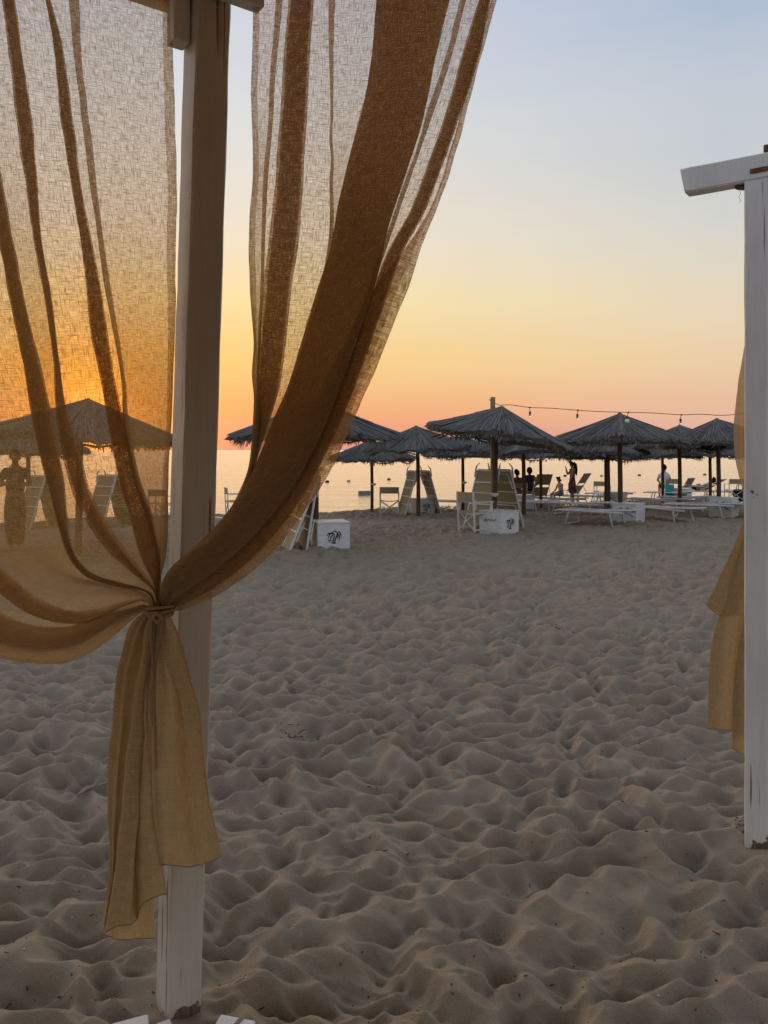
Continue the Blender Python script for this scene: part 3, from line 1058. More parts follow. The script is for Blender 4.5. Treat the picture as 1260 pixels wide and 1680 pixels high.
# the cord round the gathered cloth
K = at(264, 996, 2.135)
cord = empty('tie_cord', K)
tag(cord, 'thin tan cord knotted round the gathered curtains on the left post', 'cord')
cb = MB()
for k in range(3):
    pts = []
    for i in range(22):
        an = 2 * math.pi * i / 21
        pts.append((0.036 * math.cos(an) - 0.002, 0.020 * math.sin(an) - 0.004, -0.018 + 0.009 * k + 0.004 * math.sin(an + k)))
    cb.tube(pts, 0.0042, 7)
cb.build('wrap', M['cord'], cord)
kb = MB()
kb.tube([(-0.012, -0.030, -0.020), (0.002, -0.040, -0.010), (0.012, -0.034, -0.024), (0.000, -0.040, -0.034), (-0.012, -0.032, -0.022)], 0.0055, 8)
kb.build('knot', M['cord'], cord)


def strand(pts, y):
    m = MB()
    m.tube([at(p[0], p[1], y) - K for p in pts], 0.0040, 7)
    return m.build('strand', M['cord'], cord)


strand([(258, 1004), (249, 1014), (248, 1045), (251, 1085), (253, 1146), (255, 1215), (256, 1262)], 2.106)
strand([(262, 1004), (267, 1016), (264, 1045), (257, 1078), (252, 1110), (249, 1130)], 2.108)
# ------------------------------------------------------------------ right pergola corner
RP = Vector((1.603, 3.30, 0))
perg2 = empty('pergola', RP)
tag(perg2, 'white wooden pergola post and overhanging beam cut off by the right edge', 'pergola')
TH2 = R(-34)
leaning_post(0.092, -0.25, 2.845, lambda z: Vector((0, 0, 0)), TH2, 26).build('post', M['post'], perg2)
B1 = Vector((math.cos(TH2), math.sin(TH2), 0))       # to the near right
rot2 = Euler((0, 0, TH2))


def rough_beam(name, x0, x1, cz, w, h, mat, yoff=0.0):
    """a hewn beam: sawn end slightly rounded and uneven"""
    m = MB()
    n = 18
    vs, fs = [], []
    loop = [(-1, -1), (1, -1), (1, 1), (-1, 1)]
    b = 0.007
    ring = []
    for (sy, sz) in ((-1, -1), (1, -1), (1, 1), (-1, 1)):
        pass
    ring = [(-w / 2 + b, -h / 2), (w / 2 - b, -h / 2), (w / 2, -h / 2 + b), (w / 2, h / 2 - b), (w / 2 - b, h / 2), (-w / 2 + b, h / 2), (-w / 2, h / 2 - b), (-w / 2, -h / 2 + b)]
    for i in range(n):
        t = i / (n - 1)
        x = x0 + (x1 - x0) * (t ** 1.5)
        k = 1.0 if i > 0 else 0.965
        for (y, z) in ring:
            xx = x + (-0.022 * (z / h) + random.uniform(-.003, .003) if i == 0 else 0)
            vs.append((xx, yoff + y * k + random.uniform(-.0012, .0012), cz + z * k + random.uniform(-.0015, .0015)))
    for i in range(n - 1):
        for j in range(8):
            j2 = (j + 1) % 8
            fs.append((i * 8 + j, (i + 1) * 8 + j, (i + 1) * 8 + j2, i * 8 + j2))
    fs.append(tuple(range(8)))
    fs.append(tuple(range((n - 1) * 8 + 7, (n - 1) * 8 - 1, -1)))
    Mr = rot2.to_matrix()
    m.add([Mr @ Vector(v) for v in vs], fs)
    return m.build(name, mat, perg2)


rough_beam('beam', -0.300, 2.2, 2.902, 0.085, 0.110, M['beam'])
Mr2 = rot2.to_matrix()
MB().box(Mr2 @ Vector((0.012, -0.0445, 2.885)), (0.070, 0.010, 0.020), rot2, 0.003).build('bolt_slot', M['rust'], perg2)
MB().box(Mr2 @ Vector((0.75, 0.0, 2.978)), (1.45, 0.05, 0.035), rot2, 0.006).build('dark_batten', M['pole'], perg2)
MB().box(Mr2 @ Vector((-0.068, 0.0, 2.837)), (0.040, 0.035, 0.016), Euler((0.1, 0.3, TH2)), 0.004).build('hook', M['rust'], perg2)
wl = MB()
hp = Mr2 @ Vector((-0.075, -0.01, 2.828))
wl.tube([hp + Vector((0.010 * math.sin(a * 2.2) * (1 if a < 1.4 else -1), 0, -0.022 * a)) for a in np.linspace(0, 2.6, 12)], 0.0009, 5)
wl.build('wire_loop', M['wire'], perg2)

# the tied curtain behind the right post
c3 = empty('curtain', at(1200, 900, 3.42))
tag(c3, 'tan linen curtain tied behind the right white post, two hems hanging over the sand', 'curtain', 'linen curtains tied to the pergola posts')
up3 = [
    ([(1222, 566), (1215, 600), (1208, 650), (1204, 700), (1205, 745), (1212, 780), (1224, 815), (1240, 835)], 0.0),
    ([(1228, 540), (1222, 600), (1216, 650), (1212, 700), (1212, 745), (1218, 780), (1230, 815), (1243, 835)], -0.015),
    ([(1242, 470), (1232, 560), (1224, 650), (1219, 700), (1219, 745), (1226, 785), (1236, 815), (1246, 835)], 0.015),
    ([(1262, 330), (1250, 480), (1240, 600), (1234, 680), (1232, 745), (1236, 790), (1242, 818), (1249, 836)], -0.010),
    ([(1300, 230), (1290, 400), (1276, 560), (1262, 680), (1254, 760), (1252, 800), (1252, 820), (1253, 836)], 0.0),
]
cloth('drape', up3, flat_depth(3.47), M['linen_tail'], c3, nv=60, to_rail=False, wrinkle=0.004, seed=51)
t3a = [
    ([(1246, 838), (1238, 862), (1226, 890), (1210, 930), (1190, 970), (1180, 1006)], 0.020),
    ([(1242, 836), (1222, 852), (1210, 880), (1196, 912), (1176, 955), (1158, 991)], 0.012),
    ([(1244, 836), (1228, 856), (1216, 885), (1204, 920), (1190, 960), (1170, 1003)], 0.004),
    ([(1246, 836), (1234, 860), (1222, 890), (1212, 920), (1202, 960), (1184, 1010)], 0.012),
    ([(1248, 836), (1240, 862), (1232, 890), (1226, 920), (1218, 960), (1206, 1006)], 0.02),
]
t3b = [
    ([(1246, 838), (1232, 870), (1216, 905), (1200, 950), (1190, 1000), (1182, 1060), (1178, 1130), (1176, 1194)], 0.028),
    ([(1244, 836), (1228, 864), (1214, 900), (1200, 945), (1186, 995), (1172, 1035), (1165, 1080), (1162, 1140), (1160, 1195)], 0.014),
    ([(1246, 836), (1232, 866), (1218, 900), (1206, 945), (1192, 1000), (1182, 1040), (1176, 1080), (1174, 1140), (1172, 1196)], 0.006),
    ([(1248, 836), (1238, 868), (1228, 905), (1218, 950), (1210, 1000), (1204, 1050), (1202, 1090), (1204, 1140), (1203, 1199)], 0.0),
    ([(1250, 836), (1244, 870), (1238, 910), (1232, 950), (1228, 1000), (1226, 1050), (1224, 1100), (1222, 1150), (1222, 1200)], 0.014),
]
t3c = [
    ([(1250, 836), (1244, 880), (1238, 930), (1230, 990), (1222, 1050), (1214, 1110), (1210, 1170), (1208, 1230)], 0.006),
    ([(1250, 836), (1242, 880), (1234, 930), (1225, 990), (1214, 1050), (1206, 1100), (1202, 1160), (1201, 1228)], -0.012),
    ([(1252, 836), (1247, 880), (1241, 930), (1234, 990), (1226, 1050), (1220, 1100), (1217, 1160), (1216, 1236)], -0.018),
    ([(1254, 836), (1252, 880), (1250, 930), (1247, 990), (1244, 1050), (1242, 1100), (1241, 1160), (1242, 1240)], -0.004),
]
for t3, sd in ((t3a, 55), (t3b, 61), (t3c, 71)):
    o3, S3 = cloth('tail', t3, flat_depth(3.43), M['linen_tail'], c3, nv=50, to_rail=False, wrinkle=0.003, seed=sd)
    hem(S3, c3, -1)
cb3 = MB()
for k in range(2):
    cb3.tube([RP + Vector((0.05 * math.cos(a) + 0.02, 0.06 * math.sin(a) + 0.03, 1.43 + 0.012 * k)) - c3.location for a in np.linspace(0.25, 2.9, 12)], 0.005, 6)
cb3.build('tie', M['cord'], c3)


# ------------------------------------------------------------------ thatched parasols
def canopy_meshes(seed, RAD=1.5, ZA=2.53, ZE=1.90):
    rd = random.Random(seed)

    def zz_(r):
        t = r / RAD
        return ZA - (ZA - ZE) * (0.88 * t + 0.12 * t * t) - 0.03 * math.sin(t * 3.14)
    shell = MB()
    n = 72
    p1_, p2_ = rd.uniform(0, 6.28), rd.uniform(0, 6.28)
    lob = [rd.uniform(-0.035, 0.035) + 0.045 * math.sin(3 * 6.283 * q / n + p1_) + 0.03 * math.sin(7 * 6.283 * q / n + p2_) for q in range(n)]
    rad = [rd.uniform(-0.06, 0.03) + 0.05 * math.sin(4 * 6.283 * q / n + p2_) for q in range(n)]
    rings = [0.0, 0.06, 0.3, 0.6, 0.95, 1.25, 1.0 * RAD]
    grid = []
    for r in rings:
        row = []
        for k in range(n + 1):
            kk = k % n
            an = 2 * math.pi * kk / n
            rr = r + (rad[kk] if r == RAD else 0)
            row.append((rr * math.cos(an), rr * math.sin(an), zz_(r) + lob[kk] * (r / RAD) + (0.02 if kk % 2 else -0.02) * (r / RAD) * 0.8))
        grid.append(row)
    shell.sheet(grid, smooth=False)
    # underside
    under = []
    for r in (RAD - 0.05, 1.0, 0.05):
        under.append([((r + (rad[k % n] if r > 1.2 else 0)) * math.cos(2 * math.pi * (k % n) / n), (r + (rad[k % n] if r > 1.2 else 0)) * math.sin(2 * math.pi * (k % n) / n), zz_(r) - 0.07) for k in range(n + 1)])
    shell.sheet(under, smooth=False)
    rim = [[(p[0], p[1], p[2]) for p in grid[-1]], [(p[0], p[1], p[2]) for p in under[0]]]
    shell.sheet(rim, smooth=False)
    shell.tone = [0.22] * len(shell.f)
    # reeds laid down the slope
    for i in range(1300):
        an = rd.uniform(0, 2 * math.pi)
        outer = rd.random() < 0.62
        r1 = RAD + rd.uniform(-0.06, 0.05) if outer else rd.uniform(0.4, 1.3)
        r0 = max(0.03, r1 - rd.uniform(0.5, 1.1))
        da = rd.gauss(0, 0.05) if rd.random() < 0.9 else rd.gauss(0, 0.22)
        w = rd.uniform(0.004, 0.012)
        lift = rd.uniform(0.004, 0.035)
        tone = min(1, max(0, rd.gauss(0.40, 0.15)))
        vs = []
        for t in (0, 0.5, 1):
            r = r0 + (r1 - r0) * t
            a = an + da * t
            z = zz_(r) + lift * (0.5 + 0.5 * t) + lob[int(an / (2 * math.pi) * n) % n] * (r / RAD)
            tx, ty = -math.sin(a), math.cos(a)
            vs += [(r * math.cos(a) - tx * w, r * math.sin(a) - ty * w, z), (r * math.cos(a), r * math.sin(a), z + w * 0.9), (r * math.cos(a) + tx * w, r * math.sin(a) + ty * w, z)]
        shell.add(vs, [(0, 1, 4, 3), (1, 2, 5, 4), (3, 4, 7, 6), (4, 5, 8, 7)], False, tone)
    # tuft round the apex
    for i in range(60):
        an = rd.uniform(0, 2 * math.pi)
        r1 = rd.uniform(0.10, 0.22)
        w = rd.uniform(0.006, 0.012)
        tx, ty = -math.sin(an), math.cos(an)
        p0 = (rd.uniform(-.03, .03), rd.uniform(-.03, .03), ZA + rd.uniform(0.0, 0.035))
        p1 = (r1 * math.cos(an), r1 * math.sin(an), zz_(r1) + 0.012)
        shell.add([(p0[0] - tx * w, p0[1] - ty * w, p0[2]), (p0[0] + tx * w, p0[1] + ty * w, p0[2]), (p1[0] + tx * w, p1[1] + ty * w, p1[2]), (p1[0] - tx * w, p1[1] - ty * w, p1[2])], [(0, 1, 2, 3)], False, rd.uniform(0.2, 0.7))
    fr = MB()
    ring = [[((RAD - 0.10) * math.cos(6.28319 * q / 72), (RAD - 0.10) * math.sin(6.28319 * q / 72), zz_(RAD) + lob[q % 72] - dz_) for q in range(73)] for dz_ in (0.02, 0.055)]
    fr.sheet(ring, smooth=False)
    for i in range(700):
        an = rd.uniform(0, 2 * math.pi)
        r = RAD - rd.uniform(0.03, 0.14)
        ln = rd.uniform(0.03, 0.09) * (1.0 + 0.7 * math.sin(5 * an + p1_) * math.sin(2 * an)) + (0.08 if rd.random() < 0.03 else 0)
        w = rd.uniform(0.006, 0.014)
        z0 = zz_(RAD) + lob[int(an / (2 * math.pi) * n) % n] - 0.03
        a2 = an + rd.gauss(0, 0.025)
        r2 = r + rd.uniform(0.0, 0.09)
        tx, ty = -math.sin(an), math.cos(an)
        fr.add([(r * math.cos(an) - tx * w, r * math.sin(an) - ty * w, z0), (r * math.cos(an) + tx * w, r * math.sin(an) + ty * w, z0),
                (r2 * math.cos(a2) + tx * w * .4, r2 * math.sin(a2) + ty * w * .4, z0 - ln), (r2 * math.cos(a2) - tx * w * .4, r2 * math.sin(a2) - ty * w * .4, z0 - ln)], [(0, 1, 2, 3)], False, min(1, max(0, rd.gauss(0.45, 0.2))))
    return shell, fr


UMB = []
for sd in (1, 2, 3, 4, 5, 6):
    root = empty('thatched_parasol', (0, 0, 0))
    sh, fr = canopy_meshes(sd)
    MB().tube([(0, 0, -0.4), (0.01, 0, 0.9), (0.0, 0.01, 1.7), (0, 0, 2.47)], [0.060, 0.056, 0.053, 0.050], 10).build('pole', M['pole'], root)
    can = sh.build('canopy', M['thatch'], root)
    fr.build('fringe', M['thatch'], can)
    sp = MB()
    for k in range(8):
        an = 2 * math.pi * k / 8 + 0.2
        sp.tube([(0.05 * math.cos(an), 0.05 * math.sin(an), 2.36), (1.38 * math.cos(an), 1.38 * math.sin(an), 1.87)], 0.016, 6)
    sp.lathe([(0.055, 2.30), (0.085, 2.31), (0.085, 2.38), (0.055, 2.39)], 12)
    sp.build('spokes', M['pole'], root)
    UMB.append(root)

# (pole column, base row or None, depth, lift, tilt toward (deg about y, x), scale, label)
parasols = [
    (128, 12.7, 0.00, (3, 0), 1.0, 'thatched parasol seen through the sheer left curtain, person beneath it'),
    (46, 20.0, 0.00, (0, 0), 1.0, 'small distant thatched parasol at the far left, seen through the sheer curtain'),
    (517, 13.5, 0.02, (0, 0), 1.0, 'thatched parasol half hidden by the sweeping curtain, nearest white box at its foot'),
    (809, 15.9, 0.04, (7, 0), 1.0, 'largest clear thatched parasol, tilted, string light pole rising beside its tip'),
    (686, 21.0, -0.04, (-1, 0), 1.0, 'thatched parasol over the A shaped lounger pair behind the two director chairs'),
    (610, 24.0, -0.16, (0, 0), 0.92, 'thatched parasol over a lounger, two director chairs in front of its pole'),
    (759, 24.3, -0.06, (1, 0), 0.92, 'thatched parasol standing alone at the water edge, left of the tilted one'),
    (859, 20.2, -0.12, (0, 0), 0.95, 'thatched parasol behind the tilted one, its bent pole beside the seated men'),
    (887, 25.0, -0.10, (0, 0), 0.92, 'far thatched parasol whose pole stands behind the raised pale lounger back'),
    (1017, 17.85, 0.00, (0, 0), 1.0, 'thatched parasol with a round white bulb in front of its tip'),
    (998, 23.0, -0.10, (0, 0), 0.9, 'thatched parasol hidden behind the one with the bulb, right pole of a close pair'),
    (993.5, 25.5, -0.10, (0, 0), 0.85, 'thatched parasol hidden behind the one with the bulb, left pole of a close pair'),
    (1179, 20.2, -0.02, (-1, 0), 1.0, 'thatched parasol nearest the right curtain, dark beam ends under its eave'),
    (1115, 22.5, -0.05, (0, 0), 1.0, 'thatched parasol peeping between two larger ones, raised lounger at its pole'),
    (1087, 27.3, -0.10, (0, 0), 0.90, 'far pale thatched parasol over the person in a white shirt'),
    (1165, 25.5, -0.12, (0, 0), 0.92, 'far thatched parasol behind the reclining person near the right curtain'),
]
PARASOL_AT = {}
done = set()
for i, (px, Y, dz, tilt, sc, lab) in enumerate(parasols):
    k = (i * 5 + i // 6) % 6
    root = UMB[k] if UMB[k].name not in done else copy_tree(UMB[k])
    done.add(UMB[k].name)
    p = GY(px, Y)
    root.location = (p.x, p.y, p.z + dz)
    root.scale = (sc, sc, 0.5 + 0.5 * sc)
    ang = random.uniform(0, 6.28)
    root.rotation_euler = Euler((R(tilt[1] * 0.3), R(tilt[0] * 0.25), 0)).to_matrix().to_euler()
    for ch in KIDS[root.name]:
        if ch.name.startswith('canopy'):
            ch.rotation_euler = (Euler((R(tilt[1]), R(tilt[0]), 0)).to_matrix() @ Euler((0, 0, ang)).to_matrix()).to_euler()
            if tilt[0] > 4:
                ch.location = (-0.20, 0.0, 0.03)
    tag(root, lab, 'parasol', 'thatched parasols along the beach')
    PARASOL_AT[px] = root

# ------------------------------------------------------------------ string lights
Y4 = 15.9
sp_ = GY(809.5, Y4 + 0.10)
spole = empty('light_pole', (sp_.x, sp_.y, sp_.z))
tag(spole, 'square pale wooden pole rising through the tilted parasol, holding the light string', 'pole')
zt = at(809, 651, Y4 + 0.1).z - sp_.z
leaning_post(0.085, -0.3, zt, lambda z: Vector((0.0, 0.09, 0)), R(10), 8).build('post', M['lightpole'], spole)
nl = MB()
nl.tube([(-0.05, 0.09, zt - 0.07), (-0.09, 0.05, zt - 0.05)], 0.006, 5)
nl.build('nail', M['rust'], spole)
cordpts = [(812, 662), (820, 665), (835, 664), (869, 668.5), (900, 669.5), (948, 673), (990, 675.5), (1031, 676.5), (1070, 677.5), (1118, 680.5), (1150, 679.5), (1180, 681.5), (1206, 680), (1240, 676), (1300, 668)]


def ystr(px):
    return 15.85 + (px - 812) * 0.0004


strg = empty('string_light', at(1020, 676, 15.6))
tag(strg, 'dark string of hanging light bulbs stretched above the parasols', 'string lights')
S0 = strg.location
m = MB()
m.tube([at(p[0], p[1], ystr(p[0])) - S0 for p in resample(cordpts, 60)], 0.0075, 6)
m.build('cable', M['wire'], strg)
for (px, py, kind, tl_) in ((869, 668.5, 'glass', 0.5), (948, 673, 'glass', -0.8), (1031, 676.5, 'milk', -2.0), (1118, 680.5, 'glass', -1.5), (1272, 672, 'glass', 0)):
    y = ystr(px)
    b0 = at(px, py, y) - S0
    b1 = at(px + tl_, py + 6.5, y) - S0
    b2 = at(px + tl_, py + 10.5, y) - S0
    lamp = MB()
    lamp.lathe([(0.002, -0.078), (0.020, -0.070), (0.031, -0.050), (0.030, -0.034), (0.018, -0.008), (0.016, 0.0)], 14, b2)
    if kind == 'milk':
        lamp = MB()
        lamp.lathe([(0.002, -0.098), (0.026, -0.090), (0.042, -0.064), (0.045, -0.044), (0.036, -0.018), (0.018, -0.002)], 16, b2)
    bo = lamp.build('bulb', M[kind], strg)
    sk = MB()
    sk.tube([b0 + Vector((0, 0, 0.012)), b0 + Vector((0, 0, -0.012))], 0.022, 8)
    sk.tube([b0, b1], 0.007, 6)
    sk.tube([b1, b2], [0.020, 0.026], 10)
    sk.build('socket', M['wire'], bo)


# ------------------------------------------------------------------ loungers
def lounger_parts(name, kind, angle=0.0):
    """length along x (head at +x), width along y, origin on the ground under the middle"""
    root = empty(name, (0, 0, 0))
    Ln, Wd, Hh, r = 1.72, 0.60, 0.33, 0.021
    hx = 0.18
    fr = MB()
    for s in (-1, 1):
        y = s * Wd / 2
        fr.tube([(-Ln / 2, y, Hh - 0.02), (-Ln / 2 + 0.06, y, Hh), (Ln / 2 - 0.06 if kind == 'flat' or kind == 'folded' else hx + 0.25, y, Hh)], r, 8)
    for x in (-Ln / 2, -0.42, hx):
        fr.tube([(x, -Wd / 2, Hh - (0.02 if x < -0.8 else 0)), (x, Wd / 2, Hh - (0.02 if x < -0.8 else 0))], r * 0.9, 8)
    if kind == 'folded':
        for x in (-0.13, 0.47, 0.80):
            fr.box((x, 0, Hh), (0.035, Wd, 0.045))
    fr.build('frame', M['frame'], root)
    if kind == 'folded':
        for x0, d in ((-0.60, 0.42), (0.30, 0.42)):
            lg = MB()
            lg.tube([(x0, -Wd / 2 + 0.02, Hh - 0.045), (x0 + d, -Wd / 2 + 0.05, Hh - 0.06), (x0 + d, Wd / 2 - 0.05, Hh - 0.06), (x0, Wd / 2 - 0.02, Hh - 0.045)], 0.014, 6)
            lg.build('leg', M['frame'], root)
    else:
        for x0, x1 in ((-0.52, -0.60), (0.46, 0.54)):
            lg = MB()
            lg.tube([(x0, -Wd / 2 + 0.015, Hh - 0.01), (x1, -Wd / 2 - 0.02, 0.02), (x1, Wd / 2 + 0.02, 0.02), (x0, Wd / 2 - 0.015, Hh - 0.01)], 0.020, 7)
            lg.build('leg', M['frame'], root)

    def panel(x0, x1, a, org, sag=0.025, n=8, wd=Wd - 0.03, name='fabric', mat=M['canvas'], parent=root):
        g1, g2 = [], []
        for i in range(n + 1):
            x = x0 + (x1 - x0) * i / n
            row1, row2 = [], []
            for j in range(7):
                y = -wd / 2 + wd * j / 6
                dz = -sag * math.sin(math.pi * j / 6) * math.sin(math.pi * i / n) + 0.006
                for row, t in ((row1, 0.006), (row2, -0.006)):
                    p = Vector((x, 0, dz + t))
                    row.append((org[0] + p.x * math.cos(a) - p.z * math.sin(a), y, org[2] + p.x * math.sin(a) + p.z * math.cos(a)))
            g1.append(row1)
            g2.append(row2)
        mm = MB()
        mm.sheet(g1)
        mm.sheet([rw[::-1] for rw in g2])
        return mm.build(name, mat, parent)
    top_mat = M['palecanvas'] if kind != 'folded' else M['canvas']
    panel(-Ln / 2 + 0.02, hx - 0.02, 0, (0, 0, Hh), mat=top_mat, name='seat_fabric')
    if kind == 'folded':
        panel(hx + 0.02, Ln / 2 - 0.02, 0, (0, 0, Hh), mat=top_mat, name='back_fabric')
        for s in (-1, 1):
            arm = MB()
            arm.tube([(Ln / 2 - 0.25, s * (Wd / 2 + 0.02), Hh + 0.02), (Ln / 2 + 0.03, s * (Wd / 2 + 0.02), Hh + 0.05), (Ln / 2 + 0.16, s * (Wd / 2 - 0.015), Hh + 0.01)], [0.02, 0.018, 0.008], 7)
            arm.build('shade_arm', M['frame'], root)
    else:
        a = R(angle)
        bl = 0.74 if kind == 'flat' else 0.95
        org = (hx, 0, Hh + 0.022)
        bk = MB()
        for s in (-1, 1):
            y = s * (Wd / 2 - 0.03)
            bk.tube([(org[0], y, org[2]), (org[0] + bl * math.cos(a), y, org[2] + bl * math.sin(a))], 0.017, 7)
        for t in (0.0, 1.0):
            bk.tube([(org[0] + bl * t * math.cos(a), -Wd / 2 + 0.03, org[2] + bl * t * math.sin(a)), (org[0] + bl * t * math.cos(a), Wd / 2 - 0.03, org[2] + bl * t * math.sin(a))], 0.015, 7)
        if kind == 'raised':
            for s in (-1, 1):
                y = s * (Wd / 2 - 0.01)
                bk.tube([(org[0] + 0.38 * math.cos(a), y, org[2] + 0.38 * math.sin(a)), (org[0] + 0.42, y, Hh)], 0.010, 6)
                bk.tube([(hx - 0.42, y, Hh), (hx - 0.40, y, Hh + 0.20), (hx + 0.25 * math.cos(a), y, Hh + 0.20)], 0.014, 6)
        b = bk.build('backrest', M['frame'], root)
        if kind == 'flat':
            panel(0.03, bl - 0.02, a, org, mat=top_mat, name='back_fabric', wd=Wd - 0.07, parent=b)
        else:
            panel(0.05, 0.42, a, org, mat=M['canvas'], name='back_fabric', wd=Wd - 0.07, parent=b)
            panel(0.52, bl, a, org, mat=M['canvas'], name='headrest', wd=Wd - 0.05, sag=0.01, parent=b)
    return root


FLAT = lounger_parts('sun_lounger', 'flat', 3)
RAISED = lounger_parts('sun_lounger', 'raised', 56)
RECL = lounger_parts('sun_lounger', 'raised', 30)
FOLD = lounger_parts('sun_lounger', 'folded')
used = set()


def place(proto, loc, rz, label, cat, group=None, dz=0.0, rot=None):
    o = proto if proto.name not in used else copy_tree(proto)
    used.add(proto.name)
    o.location = (loc[0], loc[1], loc[2] + dz)
    o.rotation_euler = rot if rot is not None else (0, 0, rz)
    tag(o, label, cat, group)
    return o


GL = 'sun loungers under the parasols'
flat = [
    (978, 862, -42, 'white sun lounger in the foreground row, left of the box at the bulb parasol pole'),
    (918, 835, -48, 'flat white lounger just left of and behind the foreground row lounger'),
    (968, 829, -35, 'flat white lounger at the feet of the standing woman'),
    (1150, 849, -30, 'flat white lounger left of the box near the right curtain, green plant beneath'),
    (1040, 821, -38, 'flat white lounger behind the pole of the bulb parasol, at the water edge'),
    (1096, 822, -30, 'flat white lounger beneath the person in the white shirt'),
    (1182, 820, -30, 'flat white lounger behind the pole nearest the right curtain'),
    (1092, 857, -62, 'white lounger end sticking out right of the box at the bulb parasol'),
    (737, 839, -28, 'flat white lounger at the water edge right of the A shaped lounger pair'),
    (868, 840, -50, 'flat white lounger end beside the box behind the tilted parasol'),
    (562, 836, -20, 'flat white lounger right of the sweeping curtain by the water'),
    (1215, 848, -40, 'white lounger partly hidden by the right curtain, right of the box'),
    (1128, 833, -36, 'flat white lounger between the small white box and the box near the right curtain'),
    (1072, 838, -44, 'flat white lounger just behind the box with the looped mark at the bulb parasol'),
    (948, 846, -40, 'low white lounger between the tilted parasol box and the foreground row lounger'),
    (722, 832, -24, 'far white lounger at the water, behind the A shaped lounger pair'),
    (1000, 824, -35, 'flat white lounger touching the box with a dark mark near the paired poles'),
]
for (px, py, rz, lab) in flat:
    place(FLAT, G(px, py), R(rz), lab, 'sun lounger', GL)
raised = [
    (RAISED, 880, 832, -78, 'raised sun lounger with pale khaki back beside the man in dark vest'),
    (RAISED, 934, 828, -40, 'raised sun lounger with khaki back right behind the standing woman'),
    (RAISED, 1117, 818, -62, 'raised sun lounger with split khaki back left of the reclining person'),
    (RECL, 1146, 819, -46, 'half reclined sun lounger carrying the lying person'),
]
REC = {}
for (pr, px, py, rz, lab) in raised:
    REC[px] = place(pr, G(px, py), R(rz), lab, 'sun lounger', GL)


def lean_one(pt, phi, lab, s, half, tilt):
    """a folded lounger set on end, its foot out to the side s, its head leaning in to the middle"""
    t = R(tilt)
    ex = Vector((-s * math.sin(t), 0, math.cos(t)))
    ey = Vector((0, -s, 0))
    Ml = Matrix((ex, ey, ex.cross(ey))).transposed()
    Mz = Euler((0, 0, phi)).to_matrix()
    Mt = Mz @ Ml
    origin = Vector(pt) + Mz @ Vector((s * half, 0.02, 0.0)) + Mt @ Vector((0.86 * 0.80, 0, -0.31))
    place(FOLD, origin, 0, lab, 'sun lounger', GL, rot=Mt.to_euler()).scale = (0.80, 1, 1)


def a_pair(pt, phi, labs, half=0.56, tilt=17):
    """two folded loungers set on end and leaning together, ridge along the box's front direction"""
    for s, lab in zip((-1, 1), labs):
        lean_one(pt, phi, lab, s, half, tilt)


a_pair(G(688, 846) + Vector((0, 0.1, 0)), R(22), ('folded lounger on end, left half of the A shaped pair beside the director chair', 'folded lounger on end, right half of the A shaped pair holding a box'))
a_pair(G(818, 873) + Vector((0.0, 0.55, 0)), R(42), ('folded lounger on end behind the front director chair, against the tilted parasol pole', 'folded lounger on end right of the tilted parasol pole, khaki back above the box'), half=0.62, tilt=20)
lean_one(G(519, 905) + Vector((0, 0.22, 0)), R(18), 'folded lounger on end near the nearest box, its foot under the curtain edge', -1, 0.52, 22)
lean_one(G(519, 905) + Vector((0, 0.27, 0)), R(18), 'folded lounger stood upright on the pole directly left of the nearest box', -1, 0.24, 9)
a_pair(G(66, 868), R(58), ('folded lounger on end behind the sheer left curtain, partly behind the person', 'folded lounger on end behind the sheer left curtain, right of the person'), half=0.45, tilt=18)
a_pair(G(182, 866), R(60), ('folded lounger on end right of the left parasol pole, through the curtain', 'folded lounger on end seen faintly through the left curtain, nearest the white post'), half=0.5, tilt=19)

# ------------------------------------------------------------------ storage boxes with their painted mark
def strokes_palm(m, ox, oz, sc, y):
    """the scribbled double palm mark, brush strokes on the face y = const"""
    rd = random.Random(5)
    strokes = [
        [(-0.02, -0.30), (0.00, -0.12), (0.05, 0.05), (0.06, 0.22)],
        [(0.06, -0.34), (0.09, -0.15), (0.16, 0.02), (0.22, 0.28)],
        [(0.06, 0.22), (-0.08, 0.30), (-0.22, 0.18), (-0.30, -0.02)],
        [(0.06, 0.22), (-0.04, 0.16), (-0.14, 0.02), (-0.16, -0.14)],
        [(0.06, 0.22), (-0.10, 0.24), (-0.26, 0.26), (-0.36, 0.14)],
        [(0.22, 0.28), (0.10, 0.38), (-0.02, 0.34)],
        [(0.22, 0.28), (0.32, 0.34), (0.42, 0.20), (0.44, 0.02)],
        [(0.22, 0.28), (0.30, 0.20), (0.34, 0.04), (0.32, -0.14)],
        [(0.22, 0.28), (0.24, 0.14), (0.22, -0.02)],
        [(-0.30, -0.10), (-0.22, -0.16), (-0.10, -0.12)],
        [(-0.12, -0.24), (-0.04, -0.30), (0.08, -0.26), (0.16, -0.34)],
    ]
    for st in strokes:
        p = resample([(a * sc, b * sc) for a, b in st], 7)
        for i in range(6):
            w = 0.0075 * (0.5 + math.sin(math.pi * (i + 0.5) / 6)) * sc / 0.3
            d = p[i + 1] - p[i]
            nrm = np.array([-d[1], d[0]]) / (np.hypot(*d) + 1e-6) * w
            a_, b_ = p[i], p[i + 1] + d * 0.15
            m.add([(ox + q[0], y, oz + q[1]) for q in (a_ - nrm, b_ - nrm, b_ + nrm, a_ + nrm)], [(0, 1, 2, 3)])


